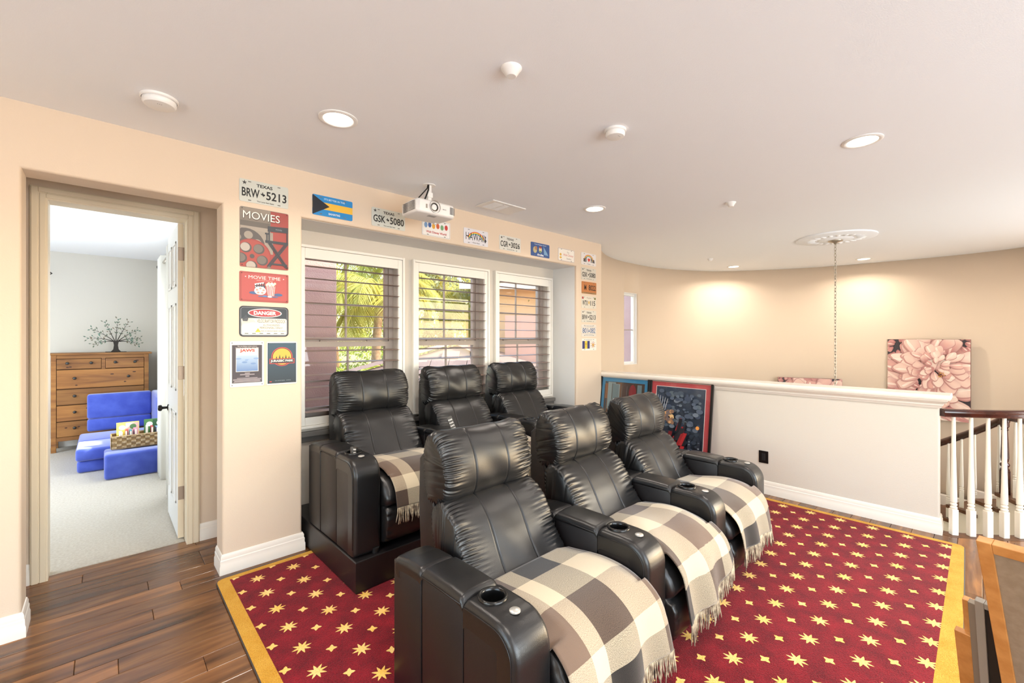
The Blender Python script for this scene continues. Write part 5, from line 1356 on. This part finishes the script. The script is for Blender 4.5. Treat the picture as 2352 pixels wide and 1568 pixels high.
# ------------------------------------------------------------------ bedroom
ds = empty('chest_of_drawers', (-0.016, 8.40, 0.0)); tag(ds, 'tall honey pine chest of six drawers against the bedroom wall', 'dresser')
dw = 0.50
MB().bbox(-dw - 0.035, dw + 0.035, -0.03, 0.40, 1.30, 1.325, b=0.004).build('top', dresser_m, ds)
for (x, y) in ((-dw, -0.002), (dw - 0.05, -0.002), (-dw, 0.345), (dw - 0.05, 0.345)):
    MB().bbox(x, x + 0.05, y, y + 0.05, 0, 1.30, b=0.003).build('leg', dresser_m, ds)
MB().box(-dw + 0.01, -dw + 0.03, 0.04, 0.35, 0.15, 1.30).build('side_panel', dresser_m, ds)
MB().box(dw - 0.03, dw - 0.01, 0.04, 0.35, 0.15, 1.30).build('side_panel', dresser_m, ds)
MB().box(-dw + 0.03, dw - 0.03, 0.37, 0.385, 0.15, 1.30).build('back_panel', dresser_m, ds)
MB().box(-dw + 0.05, dw - 0.05, 0.02, 0.36, 0.15, 1.26).build('carcass', mat('drawer_gap', '#3A2412', 0.8), ds)
MB().box(-dw + 0.05, dw - 0.05, 0.004, 0.02, 1.252, 1.30).build('top_rail', dresser_m, ds)
MB().box(-dw + 0.05, dw - 0.05, 0.004, 0.02, 0.145, 0.195).build('bottom_rail', dresser_m, ds)
MB().box(-0.008, 0.030, 0.004, 0.02, 1.10, 1.252).build('divider', dresser_m, ds)
knob_mesh = None
knot_m = mat('pine_knot', '#3E1E10', 0.5)
rk = random.Random(4)
for (x0, x1, z0, z1) in ((-dw + 0.055, -0.012, 1.108, 1.245), (0.034, dw - 0.055, 1.108, 1.245), (-dw + 0.055, dw - 0.055, 0.845, 1.098), (-dw + 0.055, dw - 0.055, 0.628, 0.835), (-dw + 0.055, dw - 0.055, 0.410, 0.618), (-dw + 0.055, dw - 0.055, 0.200, 0.400)):
    d = MB().bbox(x0, x1, 0.0, 0.018, z0, z1, b=0.003).build('drawer', dresser_m, ds)
    q = 0.17 if x1 - x0 > 0.6 else 0.10
    for xx in (x0 + q, x1 - q):
        k = MB().lathe([(0.006, 0.0), (0.006, -0.012), (0.017, -0.016), (0.019, -0.022), (0.012, -0.030), (0.0005, -0.032)], (xx, 0.0, (z0 + z1) / 2 + 0.012), 16, 'y')
        k.build('knob', mat('pewter_knob', '#4A4A48', 0.35, metal=0.7), d, smooth=True)
    for _ in range(4 if x1 - x0 > 0.6 else 2):
        a_, b_ = rk.uniform(x0 + 0.05, x1 - 0.05), rk.uniform(z0 + 0.02, z1 - 0.02)
        t = MB().lathe([(0.010, -0.0002), (0.0005, -0.0006)], (0, 0, 0), 12, 'y'); sx = rk.uniform(1.0, 2.2); t.v = [(a_ + p[0] * sx, p[1], b_ + p[2] * 0.8) for p in t.v]
        t.build('wood_knot', knot_m, d)

# metal tree ornament on the chest
tr = empty('metal_tree', (0.128, 8.62, 1.325)); tag(tr, 'dark metal tree ornament with small green leaves on the pine chest', 'ornament')
MB().bbox(-0.115, 0.115, -0.02, 0.02, 0, 0.008, b=0.002).build('base_plate', bronze_m, tr)
tm = MB()
tm.add([], [])
prof = [(-0.055, 0.008), (-0.03, 0.04), (-0.022, 0.10), (-0.03, 0.15), (-0.05, 0.17), (-0.02, 0.165), (0.0, 0.16), (0.02, 0.17), (0.05, 0.17), (0.03, 0.15), (0.022, 0.10), (0.03, 0.04), (0.055, 0.008)]
tm.prism(prof, 'y', -0.007, 0.007).build('trunk', bronze_m, tr)
rt = random.Random(21); lf_m = mat('patina_leaf', '#4E7A6A', 0.5, metal=0.2, vary=('#7E6A58', 30))
leaf_me = None
def tree_leaf(p, ang, s):
    global leaf_me
    if leaf_me is None:
        mb = MB().add([(0, -0.001, 0), (0.011, -0.001, 0.0065), (0.026, -0.001, 0), (0.011, -0.001, -0.0065), (0, 0.001, 0), (0.011, 0.001, 0.0065), (0.026, 0.001, 0), (0.011, 0.001, -0.0065)], [(0, 1, 2, 3), (4, 7, 6, 5), (0, 4, 5, 1), (1, 5, 6, 2), (2, 6, 7, 3), (3, 7, 4, 0)])
        o = mb.build('leaf', lf_m, tr); leaf_me = o.data
    else:
        o = bpy.data.objects.new('leaf', leaf_me); COL.objects.link(o); o.parent = tr
    o.location = p; o.rotation_euler = (0, -ang, 0); o.scale = (s, 1, s)
for k in range(9):
    ang = R(172 - k * 20.5); ln = 0.20 + 0.10 * math.sin(ang) + rt.uniform(-0.02, 0.02)
    base_p = Vector((0.03 * math.cos(ang), 0, 0.155)); bend = rt.uniform(-0.25, 0.1) if 2 < k < 6 else (-0.35 if k >= 6 else 0.35)
    pts = [base_p]; a_ = ang
    for j in range(8):
        a_ += bend / 8 * (1.6 if k < 2 or k > 6 else 1); pts.append(pts[-1] + Vector((math.cos(a_), 0, math.sin(a_))) * ln / 8)
        if j > 1:
            for sgn in (-1, 1):
                aa = a_ + sgn * rt.uniform(0.5, 0.9); tw = pts[-1] + Vector((math.cos(aa), 0, math.sin(aa))) * rt.uniform(0.015, 0.04)
                MB().tube([pts[-1], tw], 0.0012, 4).build('twig', bronze_m, tr) if j % 2 else None
                tree_leaf(tw if j % 2 else pts[-1] + Vector((0, rt.uniform(-0.006, 0.006), 0)), aa, rt.uniform(1.1, 1.5))
    MB().tube(pts, [0.006 - 0.0006 * i for i in range(9)], 5).build('branch', bronze_m, tr)
    tree_leaf(pts[-1], a_, 1.1)

# blue foam play couch
pc = empty('play_couch', (0.15, 7.2, 0.0)); tag(pc, 'blue velour foam play couch on the bedroom carpet', 'couch')
def cush(name, x0, x1, y0, y1, z0, z1, b=0.03): return MB().bbox(x0 - 0.15, x1 - 0.15, y0 - 7.2, y1 - 7.2, z0, z1, b=b, seg=3).build(name, blue_m, pc, smooth=True, angle=50)
cush('base_cushion', -0.225, 0.60, 6.93, 8.06, 0.0, 0.135); cush('seat_cushion', -0.235, 0.60, 6.90, 7.46, 0.137, 0.275); cush('seat_cushion', -0.235, 0.60, 7.465, 8.06, 0.137, 0.275)
cush('back_cushion', -0.165, 0.50, 8.10, 8.22, 0.277, 0.445); cush('back_cushion', -0.165, 0.50, 8.10, 8.22, 0.447, 0.775)
cush('side_cushion', 0.50, 0.625, 7.3, 8.22, 0.277, 0.775)
cush('front_block', 0.0, 0.60, 6.39, 6.60, 0.0, 0.275); cush('front_wedge', 0.0, 0.60, 6.602, 6.90, 0.0, 0.25, 0.025)

# woven basket of picture books
bk = empty('woven_basket', (0.33, 6.74, 0.277)); tag(bk, 'woven seagrass basket of picture books on the blue couch', 'basket')
bw, bd_, bh = 0.27, 0.115, 0.15
MB().box(-bw + 0.008, bw - 0.008, -bd_ + 0.008, bd_ - 0.008, 0, 0.008).build('bottom', straw_m, bk)
side = MB()
for (a, b, c, d) in ((-bw, bw, -bd_, -bd_ + 0.008), (-bw, bw, bd_ - 0.008, bd_), (-bw, -bw + 0.008, -bd_, bd_), (bw - 0.008, bw, -bd_, bd_)): side.box(a + 0.002, b - 0.002, c + 0.001, d - 0.001, 0, bh - 0.01)
side.build('liner', mat('seagrass_dark', '#9A7C50', 0.9), bk)
sm = None
for r_ in range(5):
    for c_ in range(13):
        if (r_ + c_) % 2: continue
        l = MB().bbox(-0.021, 0.021, -0.007, 0.002, -0.013, 0.013, b=0.003, seg=1).build('weave_strand', straw_m, bk) if sm is None else bpy.data.objects.new('weave_strand', sm)
        if sm is None: sm = l.data
        else: COL.objects.link(l); l.parent = bk
        l.location = (-bw + 0.025 + c_ * 0.041, -bd_, 0.018 + r_ * 0.029)
    for c_ in range(5):
        if (r_ + c_) % 2: continue
        l = bpy.data.objects.new('weave_strand', sm); COL.objects.link(l); l.parent = bk; l.rotation_euler = (0, 0, -PI / 2); l.location = (-bw, -bd_ + 0.03 + c_ * 0.042, 0.018 + r_ * 0.029)
MB().tube([(-bw, -bd_, bh - 0.008), (bw, -bd_, bh - 0.008), (bw, bd_, bh - 0.008), (-bw, bd_, bh - 0.008)], 0.008, 6, closed=True).build('rim', straw_m, bk)
books = [('yellow', '#E2CF5A', -0.225, 0.26, 0.20, 'tall yellow picture book with a tree cover in the woven basket'), ('green', '#4E7E46', 0.02, 0.27, 0.20, 'tall green picture book with a white animal cover in the woven basket'),
         ('white', '#E8E4DC', -0.19, 0.17, 0.03, 'thin white picture book at the end of the woven basket'), ('red', '#B84038', -0.14, 0.185, 0.03, 'thin red picture book in the woven basket'), ('teal', '#3E8E94', -0.105, 0.18, 0.03, 'thin teal picture book in the woven basket'),
         ('pink', '#D98AA0', -0.065, 0.195, 0.03, 'thin pink picture book in the woven basket'), ('cream', '#EDE6D2', 0.04, 0.21, 0.035, 'cream picture book standing out in the middle of the basket'), ('crimson', '#B23A42', 0.085, 0.20, 0.03, 'crimson picture book in the woven basket'),
         ('blue', '#8AA6C4', 0.13, 0.19, 0.03, 'pale blue picture book in the woven basket'), ('grey', '#C9C9C6', 0.175, 0.185, 0.03, 'light grey picture book in the woven basket'), ('black', '#4A4A4A', 0.22, 0.18, 0.02, 'dark grey picture book in the woven basket')]
for i, (n_, c_, x_, h_, d_, lb) in enumerate(books):
    tall = d_ > 0.1
    o = empty('picture_book', (0.33 + x_ + (0.10 if tall else 0), 6.74 + (0.055 + 0.012 * i if tall else -0.03), 0.288)); o.rotation_euler = (R(-6) if tall else 0, 0, 0 if tall else R(4 * ((i % 3) - 1)))
    tag(o, lb, 'book', 'picture books in the woven basket')
    if tall:
        MB().box(-0.10, 0.10, -0.006, 0.006, 0, h_).build('cover', mat('book_' + n_, c_, 0.6), o)
        a = Art(0); a.rect(-0.02, 0.095, 0.03, h_ - 0.01, '#D9A9A0' if n_ == 'yellow' else '#2E5A38'); a.disc(-0.05, h_ - 0.06, 0.03, 0.028, '#9FA3A6' if n_ == 'yellow' else '#F0EEE8'); a.disc(0.045, h_ - 0.055, 0.03, 0.03, '#4E7A48' if n_ == 'yellow' else '#E8E6E0')
        ar = a.build(o, 'cover_print'); ar.rotation_euler = (PI / 2, 0, 0); ar.location = (0, -0.0062, 0)
    else:
        MB().box(-0.011, 0.011, -0.06, 0.06, 0, h_).build('cover', mat('book_' + n_, c_, 0.6), o)
        MB().box(-0.008, 0.008, -0.061, 0.059, 0.004, h_ - 0.004).build('pages', mat('book_pages', '#EFEADD', 0.8), o)
# curtain on the bedroom's right wall
cr = empty('curtain_rod', (0.468, 5.80, 2.345)); tag(cr, 'pale curtain rod with dark ends over the bedroom side window', 'curtain rod')
MB().tube([(0, -0.75, 0), (0, 0.64, 0)], 0.011, 10).build('rod', metal_m, cr, smooth=True)
for yy in (-0.77, 0.66): MB().lathe([(0.012, -0.02), (0.024, -0.01), (0.028, 0.005), (0.018, 0.022), (0.0005, 0.028)], (0, yy, 0), 14, 'y').build('finial', bronze_m, cr, smooth=True)
for yy in (-0.7, 0.60): MB().box(0.0, 0.177, yy - 0.008, yy + 0.008, -0.008, 0.008).build('bracket', metal_m, cr)
def curtain(y0, y1, waves, label):
    n = 90; m = 2; pts = []
    for i in range(n):
        t = i / (n - 1)
        for z in (0.012, 2.42): pts.append((0.468 + 0.028 * math.sin(t * waves * 2 * PI + 1), y0 + (y1 - y0) * t, z))
    mb = MB(); mb.grid(pts, n, 2); o = mb.build('curtain', curtain_m, smooth=True); md_ = o.modifiers.new('thickness', 'SOLIDIFY'); md_.thickness = 0.004
    tag(o, label, 'curtain'); return o
curtain(5.98, 6.365, 4, 'white linen curtain panel hanging beside the blue couch')
curtain(5.15, 5.42, 3, 'white linen curtain panel hanging behind the open door')
w8 = MB()
for (a, b, c, d) in ((5.30, 5.34, 0.9, 2.2), (6.71, 6.75, 0.9, 2.2), (5.30, 6.75, 0.9, 0.94), (5.30, 6.75, 2.16, 2.2), (6.0, 6.04, 0.9, 2.2)): w8.box(0.75, 0.785, a, b, c, d)
struct(w8.build('window_7', trim_m))
# rod end on the bedroom's far wall
cr2 = empty('curtain_rod', (-0.95, 8.73, 2.42)); tag(cr2, 'short curtain rod with a wire cage finial on the bedroom far wall', 'curtain rod')
MB().tube([(-0.5, 0, 0), (0.36, 0, 0)], 0.009, 8).build('rod', metal_m, cr2, smooth=True)
for k in range(6):
    t = k * PI / 3; MB().tube([(0.36 + 0.07 * s_, 0.022 * math.sin(PI * s_) * math.cos(t + s_), 0.022 * math.sin(PI * s_) * math.sin(t + s_)) for s_ in np.linspace(0, 1, 8)], 0.0028, 5).build('cage_wire', bronze_m, cr2)
MB().box(0.20, 0.216, 0.0, 0.10, -0.008, 0.008).build('bracket', metal_m, cr2)

# ------------------------------------------------------------------ outdoors
struct(MB().box(-30, 45, 4.2, 60, -3.2, -3.1).build('ground', dirt_m))
struct(MB().bbox(0.80, 1.79, 4.62, 5.02, -3.1, 4.6, b=0.01).box(0.80, 1.0, 5.0, 8.95, -3.1, 0.6).box(7.1, 7.4, 4.25, 5.6, -3.1, 4.0).build('wall_exterior', stucco_m))
# camera-facing hip roof of the house below
FW = Vector((math.cos(YAW), math.sin(YAW), 0)); RT = Vector((math.sin(YAW), -math.cos(YAW), 0))
def vp(depth, lat, z): p = FW * depth + RT * lat; return Vector((p.x, p.y, z))
ap_d, ap_l, ap_z = 11.0, -1.38, 1.38; ev_d, ev_z = 7.6, -0.42; lfx, rtx = -7.6, 2.6
rf = empty('neighbour_roof', vp(9, -1.4, -0.5)); tag(rf, 'pale flat tiled hip roof seen below the middle window', 'roof')
A_, Lc, Rc = vp(ap_d, ap_l, ap_z), vp(ev_d, lfx, ev_z), vp(ev_d, rtx, ev_z)
under = MB().add([A_ - Vector((0, 0, 0.03)), Lc, Rc, vp(ap_d + 4, ap_l, ap_z - 0.03), vp(ap_d + 4, rtx + 3, ev_z), vp(ap_d + 4, lfx, ev_z)], [(0, 1, 2), (0, 2, 4, 3), (0, 3, 5, 1)])
under.v = [tuple(Vector(p) - rf.location) for p in under.v]; under.build('deck', tile_m, rf, fix=False)
slope = Vector((0, 0, 0)) + (vp(ev_d, ap_l, ev_z) - A_); SL = slope.length; sd = slope.normalized(); nr = RT.cross(sd).normalized()
nr = nr if nr.z > 0 else -nr
TW, TL = 0.42, 0.36; tmesh = None; courses = int(SL / TL)
for c_ in range(courses):
    s0 = (c_ + 0.15) * TL; fr_ = s0 / SL; l0 = ap_l + (lfx - ap_l) * fr_; l1 = ap_l + (rtx - ap_l) * fr_
    dcen = ap_d + (ev_d - ap_d) * fr_
    l0 = max(l0, dcen * (690 - 1176) / 1005 - 0.3); l1 = min(l1, dcen * (1290 - 1176) / 1005)
    k0 = math.ceil((l0 + 0.2) / TW + 0.5 * (c_ % 2)); k = k0
    while (k - 0.5 * (c_ % 2)) * TW < l1 - 0.2:
        lat = (k - 0.5 * (c_ % 2)) * TW; p = A_ + sd * s0 + RT * (lat - ap_l)
        if tmesh is None:
            o = MB().bbox(-TW / 2 + 0.006, TW / 2 - 0.006, 0, TL + 0.02, 0, 0.028, b=0.006, seg=1).build('roof_tile', tile_m, rf); tmesh = o.data
        else:
            o = bpy.data.objects.new('roof_tile', tmesh); COL.objects.link(o); o.parent = rf
        # lower edge proud so that courses overlap
        tilt = (sd + nr * 0.05).normalized(); up_ = RT.cross(tilt).normalized(); up_ = up_ if up_.z > 0 else -up_
        q = p - rf.location
        o.matrix_local = Matrix(((RT.x, tilt.x, up_.x, q.x), (RT.y, tilt.y, up_.y, q.y), (RT.z, tilt.z, up_.z, q.z), (0, 0, 0, 1)))
        k += 1
def ridge(p, q, n):
    d = (q - p); L_ = d.length / n; d.normalize(); up_ = Vector((0, 0, 1)); sdv = d.cross(up_).normalized(); up_ = sdv.cross(d); me = None
    for i in range(n):
        c = p + d * L_ * i + Vector((0, 0, 0.03)) - rf.location
        o = MB().prism([(-0.11, 0.0), (0.0, 0.07), (0.11, 0.0), (0.0, 0.035)], 'y', 0, L_ + 0.03).build('ridge_tile', tile_m, rf) if me is None else bpy.data.objects.new('ridge_tile', me)
        if me is None: me = o.data
        else: COL.objects.link(o); o.parent = rf
        t = (d + up_ * 0.04).normalized()
        o.matrix_local = Matrix(((sdv.x, t.x, up_.x, c.x), (sdv.y, t.y, up_.y, c.y), (sdv.z, t.z, up_.z, c.z), (0, 0, 0, 1)))
ridge(Lc, A_, 22); ridge(Rc, A_, 14)
# neighbour's sunlit house behind the third window
nh = empty('neighbour_house', vp(15, 2.2, -3.1)); tag(nh, 'peach stucco house with pale rafter eaves behind the third window', 'house')
def nhb(name, m, d0, d1, l0, l1, z0, z1):
    mb = MB().add([vp(d0, l0, z0), vp(d0, l1, z0), vp(d1, l1, z0), vp(d1, l0, z0), vp(d0, l0, z1), vp(d0, l1, z1), vp(d1, l1, z1), vp(d1, l0, z1)], [(0, 3, 2, 1), (4, 5, 6, 7), (0, 1, 5, 4), (1, 2, 6, 5), (2, 3, 7, 6), (3, 0, 4, 7)])
    mb.v = [tuple(Vector(p) - nh.location) for p in mb.v]; return mb.build(name, m, nh)
nhb('wall', peach_m, 14.0, 18.0, -0.55, 6.0, -3.1, 3.4)
nhb('eave_board', wood_ext, 13.2, 18.0, -1.2, 6.2, 3.42, 3.55)
for k in range(9): nhb('rafter', wood_ext, 13.0, 14.0, -0.9 + 0.42 * k, -0.76 + 0.42 * k, 3.22, 3.41)
nhb('beam', wood_ext, 13.25, 13.4, -1.6, 5.0, 3.02, 3.2)
nhb('shaded_wall_part', mat('peach_stucco_shaded', '#CFA48E', 0.9, bump=(90, 0.4)), 12.4, 12.7, -0.2, 6.0, -3.1, 1.55 + 0.62)  # shaded lower part of the house wall, added as a pinker slab

def frond(ln, droop, n, lw, rnd, w0=0.30):
    """feather palm frond along +x: curved rib with two rows of narrow leaflets"""
    mb = MB(); rib = []; a_ = R(38); p = Vector((0, 0, 0))
    for i in range(n + 1):
        rib.append(p.copy()); a_ -= droop / n; p = p + Vector((math.cos(a_), 0, math.sin(a_))) * ln / n
    mb.tube(rib, [0.022 * (1 - 0.85 * i / n) for i in range(n + 1)], 4)
    for i in range(2, n + 1):
        t = i / n; L_ = w0 * ln * math.sin(PI * min(1, 0.12 + 0.86 * t)) ** 0.6 + 0.08
        tang = (rib[i] - rib[i - 1]).normalized()
        for q in (0, 0.5):
            b = rib[i - 1].lerp(rib[i], q)
            for sg in (-1, 1):
                d = (tang * 0.55 + Vector((0, sg * 0.8, 0)) + Vector((0, 0, -0.35 - rnd.uniform(0, 0.35)))).normalized(); w_ = tang.cross(Vector((0, sg, 0))).normalized() * 0 + tang * lw
                o = len(mb.v); tip = b + d * L_ + Vector((0, 0, -0.25 * L_))
                mid = b + d * L_ * 0.5
                mb.v += [tuple(b - w_ * 0.4), tuple(b + w_ * 0.4), tuple(mid + w_), tuple(tip), tuple(mid - w_)]
                mb.f.append((o, o + 1, o + 2, o + 3, o + 4))
    return mb
def palm(x, y, h, nf, ln, label, m, seed, thick=0.14):
    o = empty('palm_tree', (x, y, -3.1)); tag(o, label, 'palm tree', 'palm trees outside the windows'); rnd = random.Random(seed)
    tk = [(0.10 * math.sin(i * 0.5 + seed), 0.06 * math.cos(i * 0.4), i * h / 12) for i in range(13)]
    MB().tube(tk, [thick * (1.15 - 0.4 * i / 12) * (1 + 0.08 * (i % 2)) for i in range(13)], 12).build('trunk', bark_m, o, smooth=True)
    meshes = []
    for k in range(4):
        f_ = frond(ln * rnd.uniform(0.9, 1.1), R(rnd.uniform(85, 130)), 34, 0.010, rnd).build('frond', m, o, smooth=False, fix=False); meshes.append(f_)
    top = Vector(tk[-1])
    for k in range(nf):
        f_ = meshes[k] if k < 4 else bpy.data.objects.new('frond', meshes[k % 4].data)
        if k >= 4: COL.objects.link(f_); f_.parent = o
        f_.location = top; f_.rotation_euler = (rnd.uniform(-0.25, 0.25), R(rnd.uniform(-38, 42)), 2 * PI * k / nf * 1.618 * 1.0 + rnd.uniform(-0.2, 0.2))
    return o
def at_px(px, depth): r_ = (px - 1176) / 1005; p = FW * depth + RT * (r_ * depth); return p.x, p.y
palm(*at_px(868, 12.5), 5.9, 26, 2.3, 'tall golden queen palm with a pale trunk behind the first window', palm_m, 1)
palm(*at_px(800, 10.0), 3.4, 22, 1.9, 'low bright green palm beside the pink wall', palm_green, 2, 0.10)
palm(*at_px(905, 15.0), 7.4, 24, 2.6, 'high feathery palm rising behind the golden palm', palm_m, 3)
palm(*at_px(1078, 15.5), 6.2, 30, 2.4, 'golden palm with drooping fronds behind the middle window', palm_m, 5)
palm(*at_px(770, 17.0), 6.6, 24, 2.6, 'far yellow palm near the pink wall corner', palm_m, 6)
def leafy(px, depth, z0, z1, rad, label, m, seed, n=5200):
    x, y = at_px(px, depth); o = empty('leafy_tree', (x, y, -3.1)); tag(o, label, 'tree', 'leafy trees outside the windows'); rnd = random.Random(seed)
    MB().tube([(0, 0, 0), (0.1, 0, (z0 + 3.1) * 0.6), (0.0, 0.1, z0 + 3.6)], [0.2, 0.15, 0.08], 10).build('trunk', bark_m, o, smooth=True)
    mb = MB(); cl = [(rnd.gauss(0, rad * 0.45), rnd.gauss(0, rad * 0.45), z0 + 3.1 + (z1 - z0) * rnd.random()) for _ in range(60)]
    for k in range(n):
        c = rnd.choice(cl); p = Vector((c[0] + rnd.gauss(0, 0.28), c[1] + rnd.gauss(0, 0.28), c[2] + rnd.gauss(0, 0.22)))
        d = Vector((rnd.gauss(0, 1), rnd.gauss(0, 1), rnd.gauss(0, 1))).normalized(); u = d.orthogonal().normalized(); w_ = d.cross(u); s_ = rnd.uniform(0.05, 0.09)
        i = len(mb.v); mb.v += [tuple(p - u * s_), tuple(p + w_ * s_ * 0.45), tuple(p + u * s_), tuple(p - w_ * s_ * 0.45)]; mb.f.append((i, i + 1, i + 2, i + 3))
    f_ = mb.build('foliage', m, o, fix=False); f_['kind'] = 'stuff'
leafy(995, 14.5, -0.5, 4.6, 2.2, 'olive leafy tree behind the middle window', tree_m, 11, 9000)
leafy(840, 22.0, -1.5, 5.2, 3.2, 'broad yellow green tree far behind the palms', palm_green, 12, 9000)
leafy(930, 20.0, -2.0, 2.6, 2.6, 'low dense tree behind the tiled roof', palm_green, 13, 8000)
leafy(1120, 24.0, -2.0, 5.0, 3.0, 'distant golden tree behind the peach house corner', palm_m, 14, 8000)
leafy(790, 13.5, -3.0, 0.6, 1.3, 'low bright shrub under the first window palms', palm_green, 15, 6000)
